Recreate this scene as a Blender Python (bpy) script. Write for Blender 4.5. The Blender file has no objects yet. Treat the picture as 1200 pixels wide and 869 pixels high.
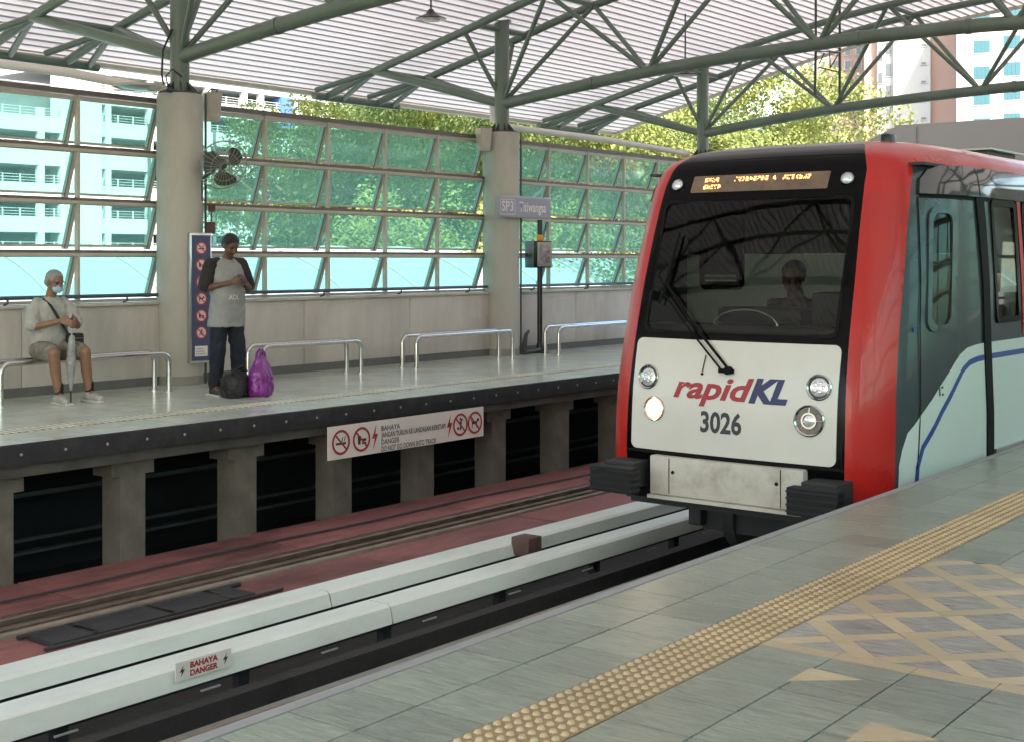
import bpy, bmesh, math, random
from mathutils import Vector, Matrix
random.seed(7)
sc = bpy.context.scene
R = math.radians
# ------------------------------------------------------------------ camera, world, sun, exposure
CAM_H = 1.45
cam = bpy.data.objects.new('camera', bpy.data.cameras.new('camera'))
sc.collection.objects.link(cam); sc.camera = cam
cam.location = (0, 0, CAM_H)
cam.rotation_euler = (R(90), 0, R(38.1))
cam.data.sensor_width = 36; cam.data.lens = 47.4
cam.data.shift_y = -0.1079
cam.data.clip_start = 0.05; cam.data.clip_end = 3000
w = bpy.data.worlds.new('World'); sc.world = w; w.use_nodes = True
nt = w.node_tree
for n in list(nt.nodes): nt.nodes.remove(n)
sky = nt.nodes.new('ShaderNodeTexSky'); sky.sky_type = 'NISHITA'; sky.sun_disc = False
SUN_EL, SUN_AZ = 50.0, 128.0        # azimuth clockwise from +Y
sky.sun_elevation = R(SUN_EL); sky.sun_rotation = R(SUN_AZ)
sky.air_density = 1.3; sky.dust_density = 3.5; sky.ozone_density = 0.8
bg = nt.nodes.new('ShaderNodeBackground'); bg.inputs[1].default_value = 0.15
wo = nt.nodes.new('ShaderNodeOutputWorld')
nt.links.new(sky.outputs[0], bg.inputs[0]); nt.links.new(bg.outputs[0], wo.inputs[0])
sl = bpy.data.lights.new('sun', 'SUN'); sl.energy = 3.0; sl.angle = R(0.6); sl.color = (1, .95, .87)
sun = bpy.data.objects.new('sun', sl); sc.collection.objects.link(sun)
sd = Vector((math.sin(R(SUN_AZ))*math.cos(R(SUN_EL)), math.cos(R(SUN_AZ))*math.cos(R(SUN_EL)), math.sin(R(SUN_EL))))
sun.rotation_euler = sd.to_track_quat('Z', 'Y').to_euler(); sun.location = sd*60
sc.view_settings.view_transform = 'Standard'; sc.view_settings.look = 'None'
sc.view_settings.exposure = 2.6; sc.view_settings.gamma = 1.0

# ------------------------------------------------------------------ helpers
col = sc.collection
def tag(o, label=None, cat=None, group=None, kind=None):
    if label: o['label'] = label
    if cat: o['category'] = cat
    if group: o['group'] = group
    if kind: o['kind'] = kind
    return o
def empty(name, loc=(0, 0, 0), rz=0, label=None, cat=None, group=None, kind=None, parent=None):
    o = bpy.data.objects.new(name, None); col.objects.link(o)
    o.location = loc; o.rotation_euler = (0, 0, rz); o.empty_display_size = .1
    if parent: o.parent = parent
    return tag(o, label, cat, group, kind)
def link(name, me, parent=None, loc=None, rot=None):
    o = bpy.data.objects.new(name, me); col.objects.link(o)
    if parent: o.parent = parent
    if loc is not None: o.location = loc
    if rot is not None: o.rotation_euler = rot
    return o
def kids(o): return [c for c in bpy.data.objects if c.parent == o]
def copy_tree(o, parent=None):
    c = o.copy(); col.objects.link(c)
    if parent: c.parent = parent
    for ch in list(o.children): copy_tree(ch, c)
    return c
class MB:
    def __init__(s): s.v = []; s.f = []; s.m = []; s.mats = []
    def mi(s, mat):
        if mat not in s.mats: s.mats.append(mat)
        return s.mats.index(mat)
    def add(s, vs, fs, mat):
        b = len(s.v); k = s.mi(mat); s.v += [tuple(v) for v in vs]
        for f in fs: s.f.append(tuple(b+i for i in f)); s.m.append(k)
        return s
    def box(s, a, b, mat, M=None):
        x0, y0, z0 = a; x1, y1, z1 = b
        vs = [(x0,y0,z0),(x1,y0,z0),(x1,y1,z0),(x0,y1,z0),(x0,y0,z1),(x1,y0,z1),(x1,y1,z1),(x0,y1,z1)]
        if M is not None: vs = [M @ Vector(v) for v in vs]
        return s.add(vs, [(0,3,2,1),(4,5,6,7),(0,1,5,4),(1,2,6,5),(2,3,7,6),(3,0,4,7)], mat)
    def cbox(s, a, b, c, mat, M=None):
        """box with all edges chamfered by c (top and vertical)"""
        bm = bmesh.new()
        x0, y0, z0 = a; x1, y1, z1 = b
        vs = [bm.verts.new(p) for p in [(x0,y0,z0),(x1,y0,z0),(x1,y1,z0),(x0,y1,z0),(x0,y0,z1),(x1,y0,z1),(x1,y1,z1),(x0,y1,z1)]]
        for f in [(0,3,2,1),(4,5,6,7),(0,1,5,4),(1,2,6,5),(2,3,7,6),(3,0,4,7)]: bm.faces.new([vs[i] for i in f])
        bmesh.ops.bevel(bm, geom=bm.edges[:], offset=c, segments=2, affect='EDGES', profile=.6)
        bm.verts.index_update()
        P = [v.co.copy() for v in bm.verts]
        if M is not None: P = [M @ p for p in P]
        s.add(P, [tuple(v.index for v in f.verts) for f in bm.faces], mat); bm.free(); return s
    def tube(s, pts, r, mat, n=12, cap=True, radii=None):
        pts = [Vector(p) for p in pts]; L = len(pts); rings = []
        up = None
        for i, p in enumerate(pts):
            d = (pts[min(i+1, L-1)] - pts[max(i-1, 0)]).normalized()
            if up is None:
                up = Vector((0, 0, 1)) if abs(d.z) < .9 else Vector((1, 0, 0))
            a = d.cross(up).normalized(); b = a.cross(d).normalized(); up = b
            rr = radii[i] if radii else r
            rings.append([p + (a*math.cos(2*math.pi*k/n) + b*math.sin(2*math.pi*k/n))*rr for k in range(n)])
        vs = [v for g in rings for v in g]; fs = []
        for i in range(L-1):
            for k in range(n):
                fs.append((i*n+k, i*n+(k+1) % n, (i+1)*n+(k+1) % n, (i+1)*n+k))
        if cap: fs += [tuple(range(n))[::-1], tuple(range((L-1)*n, L*n))]
        return s.add(vs, fs, mat)
    def lathe(s, prof, mat, n=24, M=None, caps=True):
        vs = []; fs = []
        for r, z in prof:
            for k in range(n):
                v = Vector((r*math.cos(2*math.pi*k/n), r*math.sin(2*math.pi*k/n), z))
                vs.append(M @ v if M is not None else v)
        for i in range(len(prof)-1):
            for k in range(n): fs.append((i*n+k, i*n+(k+1) % n, (i+1)*n+(k+1) % n, (i+1)*n+k))
        if caps: fs += [tuple(range(n))[::-1], tuple(range((len(prof)-1)*n, len(prof)*n))]
        return s.add(vs, fs, mat)
    def prism(s, poly, z0, z1, mat, M=None):
        n = len(poly)
        vs = [(x, y, z0) for x, y in poly] + [(x, y, z1) for x, y in poly]
        if M is not None: vs = [M @ Vector(v) for v in vs]
        fs = [tuple(range(n))[::-1], tuple(range(n, 2*n))] + [(i, (i+1) % n, n+(i+1) % n, n+i) for i in range(n)]
        return s.add(vs, fs, mat)
    def mesh(s, name, smooth=False, fix=True):
        me = bpy.data.meshes.new(name); me.from_pydata(s.v, [], s.f)
        for m in s.mats: me.materials.append(m)
        me.polygons.foreach_set('material_index', s.m)
        if fix:
            bm = bmesh.new(); bm.from_mesh(me); bmesh.ops.recalc_face_normals(bm, faces=bm.faces[:]); bm.to_mesh(me); bm.free()
        if smooth:
            me.polygons.foreach_set('use_smooth', [True]*len(me.polygons))
            try: me.set_sharp_from_angle(angle=R(40))
            except Exception: pass
        me.update(); return me
    def build(s, name, parent=None, smooth=False, loc=None, rot=None, fix=True):
        return link(name, s.mesh(name, smooth, fix), parent, loc, rot)
def part(name, a, b, mat, parent=None, c=0, **k):
    m = MB()
    if c: m.cbox(a, b, c, mat)
    else: m.box(a, b, mat)
    return m.build(name, parent, smooth=c > 0, **k)

# ------------------------------------------------------------------ materials
def mat(name, colr, rough=.6, metal=0, var=0, vs=3., bump=0, bs=40., stretch=(1,1,1), col2=None, spec=.5, coat=0, emit=None, dirt=0, ds=1.2, dcol=(.08,.07,.055)):
    m = bpy.data.materials.new(name); m.use_nodes = True
    t = m.node_tree; N = t.nodes; L = t.links; p = N['Principled BSDF']
    p.inputs['Base Color'].default_value = (*colr, 1); p.inputs['Roughness'].default_value = rough
    p.inputs['Metallic'].default_value = metal; p.inputs['Specular IOR Level'].default_value = spec
    if coat: p.inputs['Coat Weight'].default_value = coat; p.inputs['Coat Roughness'].default_value = .06
    if emit: p.inputs['Emission Color'].default_value = (*emit[0], 1); p.inputs['Emission Strength'].default_value = emit[1]
    if var or bump or dirt:
        tc = N.new('ShaderNodeTexCoord'); mp = N.new('ShaderNodeMapping'); mp.inputs['Scale'].default_value = stretch
        L.new(tc.outputs['Object'], mp.inputs[0])
    cur = None
    if var:
        n1 = N.new('ShaderNodeTexNoise'); n1.inputs['Scale'].default_value = vs; n1.inputs['Detail'].default_value = 6; n1.inputs['Roughness'].default_value = .65
        L.new(mp.outputs[0], n1.inputs[0])
        c2 = col2 if col2 else tuple(c*(1-var) for c in colr); c1 = tuple(min(1, c*(1+var*.6)) for c in colr) if not col2 else colr
        rp = N.new('ShaderNodeValToRGB'); rp.color_ramp.elements[0].position = .32; rp.color_ramp.elements[1].position = .68
        rp.color_ramp.elements[0].color = (*c2, 1); rp.color_ramp.elements[1].color = (*c1, 1)
        L.new(n1.outputs[0], rp.inputs[0]); cur = rp.outputs[0]
        mr = N.new('ShaderNodeMapRange'); mr.inputs[3].default_value = max(.02, rough-.12); mr.inputs[4].default_value = min(1, rough+.12)
        L.new(n1.outputs[0], mr.inputs[0]); L.new(mr.outputs[0], p.inputs['Roughness'])
    if dirt:
        n3 = N.new('ShaderNodeTexNoise'); n3.inputs['Scale'].default_value = ds; n3.inputs['Detail'].default_value = 8; n3.inputs['Roughness'].default_value = .7
        L.new(mp.outputs[0], n3.inputs[0])
        r3 = N.new('ShaderNodeValToRGB'); r3.color_ramp.elements[0].position = .48; r3.color_ramp.elements[1].position = .72
        r3.color_ramp.elements[0].color = (0,0,0,1); r3.color_ramp.elements[1].color = (dirt,)*3+(1,)
        L.new(n3.outputs[0], r3.inputs[0])
        mx = N.new('ShaderNodeMixRGB'); mx.inputs[2].default_value = (*dcol, 1); mx.inputs[1].default_value = (*colr, 1)
        L.new(r3.outputs[0], mx.inputs[0])
        if cur: L.new(cur, mx.inputs[1])
        cur = mx.outputs[0]
    if cur: L.new(cur, p.inputs['Base Color'])
    if bump:
        n2 = N.new('ShaderNodeTexNoise'); n2.inputs['Scale'].default_value = bs; n2.inputs['Detail'].default_value = 5
        L.new(mp.outputs[0], n2.inputs[0])
        b = N.new('ShaderNodeBump'); b.inputs['Strength'].default_value = bump; b.inputs['Distance'].default_value = .01
        L.new(n2.outputs[0], b.inputs['Height']); L.new(b.outputs[0], p.inputs['Normal'])
    return m
def obj_var(m, amt=.12):
    """brightness differs from one object to the next"""
    t = m.node_tree; p = t.nodes['Principled BSDF']
    src = p.inputs['Base Color'].links[0].from_socket if p.inputs['Base Color'].is_linked else None
    oi = t.nodes.new('ShaderNodeObjectInfo'); mr = t.nodes.new('ShaderNodeMapRange'); mr.inputs[3].default_value = 1-amt; mr.inputs[4].default_value = 1+amt
    hs = t.nodes.new('ShaderNodeHueSaturation'); t.links.new(oi.outputs['Random'], mr.inputs[0]); t.links.new(mr.outputs[0], hs.inputs['Value'])
    if src: t.links.new(src, hs.inputs['Color'])
    else: hs.inputs['Color'].default_value = p.inputs['Base Color'].default_value
    t.links.new(hs.outputs[0], p.inputs['Base Color']); return m
def glass(name, tint, refl=.5, rough=.02, base=.06):
    m = bpy.data.materials.new(name); m.use_nodes = True; t = m.node_tree; N = t.nodes; L = t.links
    N.remove(N['Principled BSDF']); o = N['Material Output']
    tr = N.new('ShaderNodeBsdfTransparent'); tr.inputs[0].default_value = (*tint, 1)
    gl = N.new('ShaderNodeBsdfGlossy'); gl.inputs['Roughness'].default_value = rough
    lw = N.new('ShaderNodeLayerWeight'); lw.inputs[0].default_value = .5
    pw_ = N.new('ShaderNodeMath'); pw_.operation = 'POWER'; pw_.inputs[1].default_value = 4
    mr = N.new('ShaderNodeMapRange'); mr.inputs[3].default_value = base; mr.inputs[4].default_value = .9
    mx = N.new('ShaderNodeMixShader')
    L.new(lw.outputs['Facing'], pw_.inputs[0]); L.new(pw_.outputs[0], mr.inputs[0]); L.new(mr.outputs[0], mx.inputs[0]); L.new(tr.outputs[0], mx.inputs[1]); L.new(gl.outputs[0], mx.inputs[2]); L.new(mx.outputs[0], o.inputs[0])
    return m
M = {}
M['conc'] = mat('concrete_column', (.43,.42,.36), .75, var=.18, vs=2.2, bump=.25, bs=60, dirt=.35, ds=1.1, stretch=(1,1,.45), dcol=(.2,.19,.15))
M['parapet'] = mat('concrete_parapet', (.54,.51,.455), .8, var=.16, vs=1.6, bump=.2, bs=40, dirt=.4, ds=1.3, stretch=(1,1,.4), dcol=(.24,.22,.18))
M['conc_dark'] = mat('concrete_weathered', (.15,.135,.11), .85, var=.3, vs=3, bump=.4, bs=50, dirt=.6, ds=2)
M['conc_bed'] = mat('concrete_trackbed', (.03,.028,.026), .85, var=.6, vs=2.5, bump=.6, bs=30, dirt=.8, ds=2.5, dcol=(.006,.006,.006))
M['rail_steel2'] = mat('bolt_steel', (.35,.34,.33), .4, metal=.6)
M['edge'] = mat('platform_edge_black', (.02,.02,.022), .75, var=.4, vs=6, bump=.4, bs=30, dirt=.5, ds=6, dcol=(.05,.045,.04))
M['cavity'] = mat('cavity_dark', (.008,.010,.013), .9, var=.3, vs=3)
M['pipe'] = mat('steel_paint_green', (.135,.175,.135), .38, var=.12, vs=2, dirt=.25, ds=3, dcol=(.1,.11,.08), spec=.5)
M['roof'] = mat('roof_decking', (.80,.765,.76), .45, var=.05, vs=.8)
def add_translucent(m, colr, f):
    t = m.node_tree; N = t.nodes; p = N['Principled BSDF']; tr = N.new('ShaderNodeBsdfTranslucent'); tr.inputs[0].default_value = (*colr, 1)
    mx = N.new('ShaderNodeMixShader'); mx.inputs[0].default_value = f; t.links.new(p.outputs[0], mx.inputs[1]); t.links.new(tr.outputs[0], mx.inputs[2]); t.links.new(mx.outputs[0], N['Material Output'].inputs[0]); return m
add_translucent(M['roof'], (.88,.80,.79), .105); M['roof_g'] = add_translucent(mat('roof_groove_shade', (.50,.45,.45), .6), (.6,.5,.5), .05)  # groove faces get a darker colour standing in for shading between the ribs
M['frame'] = mat('window_frame_paint', (.46,.44,.37), .5, var=.12, vs=5)
M['rail_dk'] = mat('window_rail_brown', (.14,.115,.10), .5, var=.2, vs=5)
M['teal'] = glass('teal_glass', (.67,.90,.86), .35)
def dusty(m, colr, f):
    t = m.node_tree; N = t.nodes; o = N['Material Output']; src = o.inputs[0].links[0].from_socket
    d = N.new('ShaderNodeBsdfDiffuse'); d.inputs[0].default_value = (*colr, 1); tr = N.new('ShaderNodeBsdfTranslucent'); tr.inputs[0].default_value = (*colr, 1)
    a = N.new('ShaderNodeMixShader'); a.inputs[0].default_value = .6; b = N.new('ShaderNodeMixShader'); b.inputs[0].default_value = f
    t.links.new(d.outputs[0], a.inputs[1]); t.links.new(tr.outputs[0], a.inputs[2]); t.links.new(src, b.inputs[1]); t.links.new(a.outputs[0], b.inputs[2]); t.links.new(b.outputs[0], o.inputs[0])
dusty(M['teal'], (.52,.84,.77), .15)
M['steel'] = mat('stainless_steel', (.62,.61,.59), .22, metal=1, var=.08, vs=8)
M['rail_steel'] = mat('rail_steel', (.26,.20,.16), .4, metal=.7, var=.3, vs=6)
M['blue_rail'] = mat('handrail_blue', (.05,.07,.11), .35, var=.1)
M['tile'] = None
M['white_frp'] = mat('third_rail_cover', (.68,.70,.64), .42, var=.12, vs=1.5, dirt=.35, ds=2.2, dcol=(.33,.33,.27), stretch=(1,.35,1))
M['red_slab'] = mat('red_slab', (.29,.115,.105), .7, var=.3, vs=1.3, bump=.25, bs=25, dirt=.92, ds=.9, dcol=(.05,.022,.02), stretch=(1.6,.5,1))
M['kerb_tan'] = mat('kerb_tan', (.26,.21,.165), .85, var=.3, vs=3, bump=.4, bs=30, dirt=.4, ds=2)
M['cage0'] = mat('clip_grey', (.30,.30,.29), .5)
M['t_under0'] = mat('dark_steel', (.02,.02,.021), .7, var=.3, vs=5)
M['tray'] = mat('cable_tray', (.03,.03,.032), .55, var=.2)
M['bracket'] = mat('rust_brown', (.10,.05,.04), .8, var=.3, vs=8)
M['white'] = mat('sign_white', (.72,.66,.62), .5, var=.06, vs=3)
M['beam_sign'] = mat('sign_white_dull', (.66,.62,.55), .5, var=.08, vs=4)
M['sign_red'] = mat('sign_red', (.36,.025,.03), .5)
M['ink'] = mat('sign_ink', (.03,.03,.035), .5)
M['pink'] = mat('sign_pink', (.70,.50,.48), .5)
M['sign_navy'] = mat('sign_navy', (.055,.07,.14), .45)
M['lilac'] = mat('sign_lilac', (.29,.28,.36), .45)
M['black'] = mat('black_paint', (.012,.012,.014), .3, var=.1)
M['rubber'] = mat('rubber', (.004,.005,.0055), .8, var=.2, vs=15, bump=.3)
M['cream'] = mat('cream_plastic', (.40,.38,.30), .5)
M['amber'] = mat('amber_lens', (.85,.33,.02), .3)
# train
M['t_white'] = mat('train_cream_paint', (.62,.60,.54), .32, var=.04, vs=1.2, coat=.3, dirt=.12, ds=1.7, dcol=(.4,.37,.31))
M['t_side'] = mat('train_pale_paint', (.56,.61,.57), .35, var=.015, vs=1.2, coat=.3)
M['t_red'] = mat('train_red_paint', (.46,.016,.012), .3, var=.1, vs=1.5, coat=.25, spec=.35, bump=.02, bs=4, dirt=.25, ds=2.5, dcol=(.16,.03,.03))
M['wiper'] = mat('wiper_black', (.003,.003,.003), .6, spec=.15)
M['t_grey'] = mat('train_grey_paint', (.042,.056,.062), .25, var=.06, vs=1.0, coat=.3, spec=.35)
M['t_black'] = mat('train_black_gloss', (.002,.002,.0022), .14, spec=.12)
M['t_blue'] = mat('train_blue', (.02,.06,.24), .35)
M['t_seam'] = mat('train_seam', (.004,.004,.004), .6, spec=.15)
M['t_bump'] = mat('bumper_cream', (.52,.49,.42), .5, var=.08, vs=2, dirt=.6, ds=5, dcol=(.22,.18,.13))
M['t_roof'] = mat('train_roof', (.32,.31,.30), .5, var=.15, vs=2)
M['t_under'] = mat('train_underframe', (.02,.02,.021), .7, var=.3, vs=5)
M['screen'] = glass('windscreen_glass', (.40,.44,.40), .30, .03, .03)
M['fair'] = mat('train_dark_glazing', (.02,.028,.032), .08, coat=.5)
M['lens'] = mat('lamp_lens', (.75,.8,.82), .12, metal=.6)
M['chrome'] = mat('lamp_reflector', (.55,.55,.54), .15, metal=1)
M['lit'] = mat('lit_headlight', (1,.85,.7), .3, emit=((1,.72,.5), 9))
M['lit2'] = mat('lit_headlight_rim', (.8,.35,.25), .3, emit=((1,.35,.22), .45))
M['led'] = mat('display_led', (1,.35,.1), .3, emit=((1,.30,.08), 2.2))
M['disp'] = mat('display_panel', (.15,.10,.06), .12, coat=.5, var=.3, vs=6)
M['int'] = mat('cab_lining', (.5,.52,.45), .6, var=.05)
M['int_dk'] = mat('cab_dark', (.012,.013,.013), .5)
M['seatc'] = mat('cab_trim_and_shade', (.035,.035,.035), .6)

def srgb(r, g, b):
    f = lambda c: c/12.92 if c <= .04045 else ((c+.055)/1.055)**2.4
    return tuple(f(c/255) for c in (r, g, b))
# floor tiles: split-slate relief, fine streaks across the tile
def tile_mat(name, c1, c2, rough=.45, relief=.6, tilt=0, sc_=1.0, wave=True):
    m = bpy.data.materials.new(name); m.use_nodes = True; t = m.node_tree; N = t.nodes; L = t.links; p = N['Principled BSDF']
    tc = N.new('ShaderNodeTexCoord'); oi = N.new('ShaderNodeObjectInfo')
    ad = N.new('ShaderNodeVectorMath'); ad.operation = 'ADD'
    sp = N.new('ShaderNodeVectorMath'); sp.operation = 'MULTIPLY'; sp.inputs[1].default_value = (3.1, 5.7, 0)
    L.new(oi.outputs['Location'], sp.inputs[0]); L.new(tc.outputs['Object'], ad.inputs[0]); L.new(sp.outputs[0], ad.inputs[1])
    mp = N.new('ShaderNodeMapping'); mp.inputs['Rotation'].default_value = (0, 0, tilt); mp.inputs['Scale'].default_value = (7*sc_, 38*sc_, 1)
    L.new(ad.outputs[0], mp.inputs[0])
    n = N.new('ShaderNodeTexNoise'); n.inputs['Scale'].default_value = 1; n.inputs['Detail'].default_value = 5; n.inputs['Roughness'].default_value = .6; n.inputs['Distortion'].default_value = .6
    L.new(mp.outputs[0], n.inputs[0])
    n2 = N.new('ShaderNodeTexNoise'); n2.inputs['Scale'].default_value = 2.2; n2.inputs['Detail'].default_value = 4; L.new(ad.outputs[0], n2.inputs[0])
    mixf = N.new('ShaderNodeMath'); mixf.operation = 'MULTIPLY_ADD'; mixf.inputs[1].default_value = .72; L.new(n.outputs[0], mixf.inputs[0])
    h2 = N.new('ShaderNodeMath'); h2.operation = 'MULTIPLY'; h2.inputs[1].default_value = .28; L.new(n2.outputs[0], h2.inputs[0]); L.new(h2.outputs[0], mixf.inputs[2])
    rp = N.new('ShaderNodeValToRGB'); rp.color_ramp.elements[0].position = .30; rp.color_ramp.elements[1].position = .68
    rp.color_ramp.elements[0].color = (*c2, 1); rp.color_ramp.elements[1].color = (*c1, 1); L.new(mixf.outputs[0], rp.inputs[0])
    hs = N.new('ShaderNodeHueSaturation'); mr = N.new('ShaderNodeMapRange'); mr.inputs[3].default_value = .88; mr.inputs[4].default_value = 1.12
    L.new(oi.outputs['Random'], mr.inputs[0]); L.new(mr.outputs[0], hs.inputs['Value']); L.new(rp.outputs[0], hs.inputs['Color']); L.new(hs.outputs[0], p.inputs['Base Color'])
    b = N.new('ShaderNodeBump'); b.inputs['Strength'].default_value = relief; b.inputs['Distance'].default_value = .009
    L.new(n.outputs[0], b.inputs['Height']); L.new(b.outputs[0], p.inputs['Normal'])
    rr = N.new('ShaderNodeMapRange'); rr.inputs[3].default_value = rough-.04; rr.inputs[4].default_value = rough+.10; L.new(n2.outputs[0], rr.inputs[0]); L.new(rr.outputs[0], p.inputs['Roughness'])
    return m
M['tile'] = tile_mat('slate_tile_green', (.315,.335,.275), (.165,.185,.15), .28, 1.0)
M['tile_v'] = tile_mat('slate_tile_violet', (.44,.42,.385), (.13,.12,.11), .30, 1.0, tilt=R(95), sc_=1.3)
M['tan'] = tile_mat('tan_tile', (.53,.43,.28), (.44,.35,.22), .32, .25)
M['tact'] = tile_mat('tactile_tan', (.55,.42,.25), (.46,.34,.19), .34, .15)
M['tact_b'] = tile_mat('tactile_tan_shaded_base', (.34,.235,.12), (.24,.16,.08), .5, .3)  # base darker than the domes: shade between them put into its colour
M['joint'] = mat('joint_grout', (.02,.02,.018), .9)
M['trim'] = mat('edge_trim_grey', (.27,.27,.265), .6, var=.1, vs=5)
M['far_tile'] = tile_mat('far_floor_tile', (.60,.64,.56), (.42,.46,.39), .16, .10)

# ------------------------------------------------------------------ columns / track constants
XC = -6.4
COLY = [4.0, 10.1, 16.2, 22.3]
XF = -12.9; XN = 2*XC - XF
PI2 = math.pi*2

# ================================================================== NEAR PLATFORM
TP = .292
def clip(poly, a, b, c):
    """keep a*x+b*y<=c"""
    out = []
    for i in range(len(poly)):
        p, q = poly[i], poly[(i+1) % len(poly)]
        dp = a*p[0]+b*p[1]-c; dq = a*q[0]+b*q[1]-c
        if dp <= 0: out.append(p)
        if dp*dq < 0:
            t = dp/(dp-dq); out.append((p[0]+(q[0]-p[0])*t, p[1]+(q[1]-p[1])*t))
    return out
def area(p): return abs(sum(p[i][0]*p[(i+1) % len(p)][1]-p[(i+1) % len(p)][0]*p[i][1] for i in range(len(p))))/2
near = empty('near_platform', (-3.245, 2.97, 0), R(0.75), kind='structure')
# local frame: x across from tile edge, y along
m = MB(); m.box((-.045, -9, -.9), (6.2, 40, -.012), M['joint']); m.build('slab', near)
m = MB(); m.cbox((-.06, -9, -.09), (-.004, 40, .001), .004, M['trim']); m.build('edge_trim', near, smooth=True)
m = MB(); m.box((-.052, -9, -.30), (-.046, 40, -.092), M['edge']); m.build('edge_fascia', near)
def tile_mesh(name, wx, wy, mt):
    q = MB(); g = .003
    q.add([(g,g,-.011),(wx-g,g,-.011),(wx-g,wy-g,-.011),(g,wy-g,-.011),
           (g,g,-.0015),(wx-g,g,-.0015),(wx-g,wy-g,-.0015),(g,wy-g,-.0015),
           (g+.0025,g+.0025,0),(wx-g-.0025,g+.0025,0),(wx-g-.0025,wy-g-.0025,0),(g+.0025,wy-g-.0025,0)],
          [(8,9,10,11),(4,5,9,8),(5,6,10,9),(6,7,11,10),(7,4,8,11),(0,1,5,4),(1,2,6,5),(2,3,7,6),(3,0,4,7)], mt)
    return q.mesh(name)
tm = tile_mesh('floor_tile', TP, TP, M['tile'])
placed = 0; rest = []
PX0 = .272*2+.30        # first tile edge right of the tactile strip
rows_l = [0, TP]
cand = []
for j in range(-4, 74):
    for k in range(2): cand.append((k*TP, j*TP))
    for k in range(0, 16): cand.append((.855+k*TP, j*TP))
FY0, FY1 = 1.607, 3.504      # patterned field (local y)
def infield(x, y): return x >= .85 and 1.45 <= y < FY1-.02
keep = [(x, y) for x, y in cand if not infield(x, y)]
def dist(x, y):
    return math.hypot(x-3.245, y+2.97)
def onscreen(x, y):
    X = x-3.1; Y = y+3.1
    d = -X*.617+Y*.787; r = X*.787+Y*.617
    return d > .5 and abs(r/d) < .43 and 1.45/d < .40
vis = sorted([p for p in keep if onscreen(*p)], key=lambda p: dist(*p))
first = set(vis[:296])
for x, y in keep:
    if (x, y) in first: link('floor_tile', tm, near, loc=(x, y, random.uniform(-.0008, .0006)))
    else: rest.append((x, y))
m = MB(); g = .0022
for x, y in rest: m.add([(x+g,y+g,-.0005),(x+TP-g,y+g,-.0005),(x+TP-g,y+TP-g,-.0005),(x+g,y+TP-g,-.0005)], [(0,1,2,3)], M['tile'])
tag(m.build('floor_tile_field', near), kind='stuff')
# tactile strip tiles
q = MB(); SX = .27
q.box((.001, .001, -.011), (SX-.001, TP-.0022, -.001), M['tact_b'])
nd = 6
for i in range(nd):
    for j in range(nd):
        cx = (i+.5)*SX/nd; cy = (j+.5)*TP/nd; r1 = .0145; r2 = .0095; h = .0072
        vs = [(cx+r1*math.cos(PI2*k/8), cy+r1*math.sin(PI2*k/8), -.001) for k in range(8)] + [(cx+r2*math.cos(PI2*k/8), cy+r2*math.sin(PI2*k/8), h) for k in range(8)]
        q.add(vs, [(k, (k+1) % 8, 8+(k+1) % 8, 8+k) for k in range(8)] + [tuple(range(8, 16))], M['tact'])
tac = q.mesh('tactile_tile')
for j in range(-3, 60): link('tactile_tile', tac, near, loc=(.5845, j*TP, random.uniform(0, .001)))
# patterned field
D45 = math.sqrt(.5); bw = .080; cell = TP
def emit_poly(poly, mt, nm):
    for a, b, c in [(-1,0,-.857),(0,-1,-(FY0+.085)),(0,1,FY1),(1,0,5.2),(0,0,1)]:
        if a or b: poly = clip(poly, a, b, c)
        if len(poly) < 3: return
    # left lower and upper corners cut on the diagonal
    if area(poly) < .0002: return
    cx = sum(p[0] for p in poly)/len(poly); cy = sum(p[1] for p in poly)/len(poly)
    if not onscreen(cx, cy): 
        stuffp.append((poly, mt)); return
    m = MB(); s = .985
    pp = [((p[0]-cx)*s, (p[1]-cy)*s) for p in poly]
    m.prism(pp, -.011, 0, mt); m.build(nm, near, loc=(cx, cy, random.uniform(-.0008, .0004)))
stuffp = []
def rot45(u, v): return (.855+ (u-v)*D45, 2.02 + (u+v)*D45)
for i in range(-14, 26):
    for j in range(-26, 16):
        u0, v0 = i*cell, j*cell
        c0 = rot45(u0+cell/2, v0+cell/2)
        if not (.5 < c0[0] < 4.4 and 1.3 < c0[1] < 3.6): continue
        emit_poly([rot45(u0+bw, v0+bw), rot45(u0+cell, v0+bw), rot45(u0+cell, v0+cell), rot45(u0+bw, v0+cell)], M['tile_v'], 'diamond_tile')
        emit_poly([rot45(u0, v0+bw), rot45(u0+bw, v0+bw), rot45(u0+bw, v0+cell), rot45(u0, v0+cell)], M['tan'], 'tan_strip_tile')
        emit_poly([rot45(u0, v0), rot45(u0+cell, v0), rot45(u0+cell, v0+bw), rot45(u0, v0+bw)], M['tan'], 'tan_strip_tile')
if stuffp:
    m = MB()
    for poly, mt in stuffp: m.prism(poly, -.011, -.001, mt)
    tag(m.build('tan_pattern_field', near), kind='stuff')
hm = tile_mesh('half_tile', TP, FY0-5*TP, M['tile'])
for k in range(15): link('floor_half_tile', hm, near, loc=(.855+k*TP, 5*TP, 0))
k = 0
x = .857
while x < 5.2:
    m = MB(); m.prism([(x+.0015, FY0+.0015), (x+TP-.0015, FY0+.0015), (x+TP-.0015, FY0+.083), (x+.0015, FY0+.083)], -.011, 0, M['tan']); m.build('tan_border_tile', near); x += TP
for tri in [[(-2.12,4.24),(-2.12,4.42),(-1.92,4.40)], [(-1.72,3.80),(-1.725,4.01),(-1.50,3.985)], [(-1.30,3.36),(-1.305,3.57),(-1.08,3.545)]]:
    m = MB(); m.prism([(a+3.245+.012, b-2.97) for a, b in tri], -.01, .0012, M['tan']); m.build('tan_inlay_tile', near)

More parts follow.
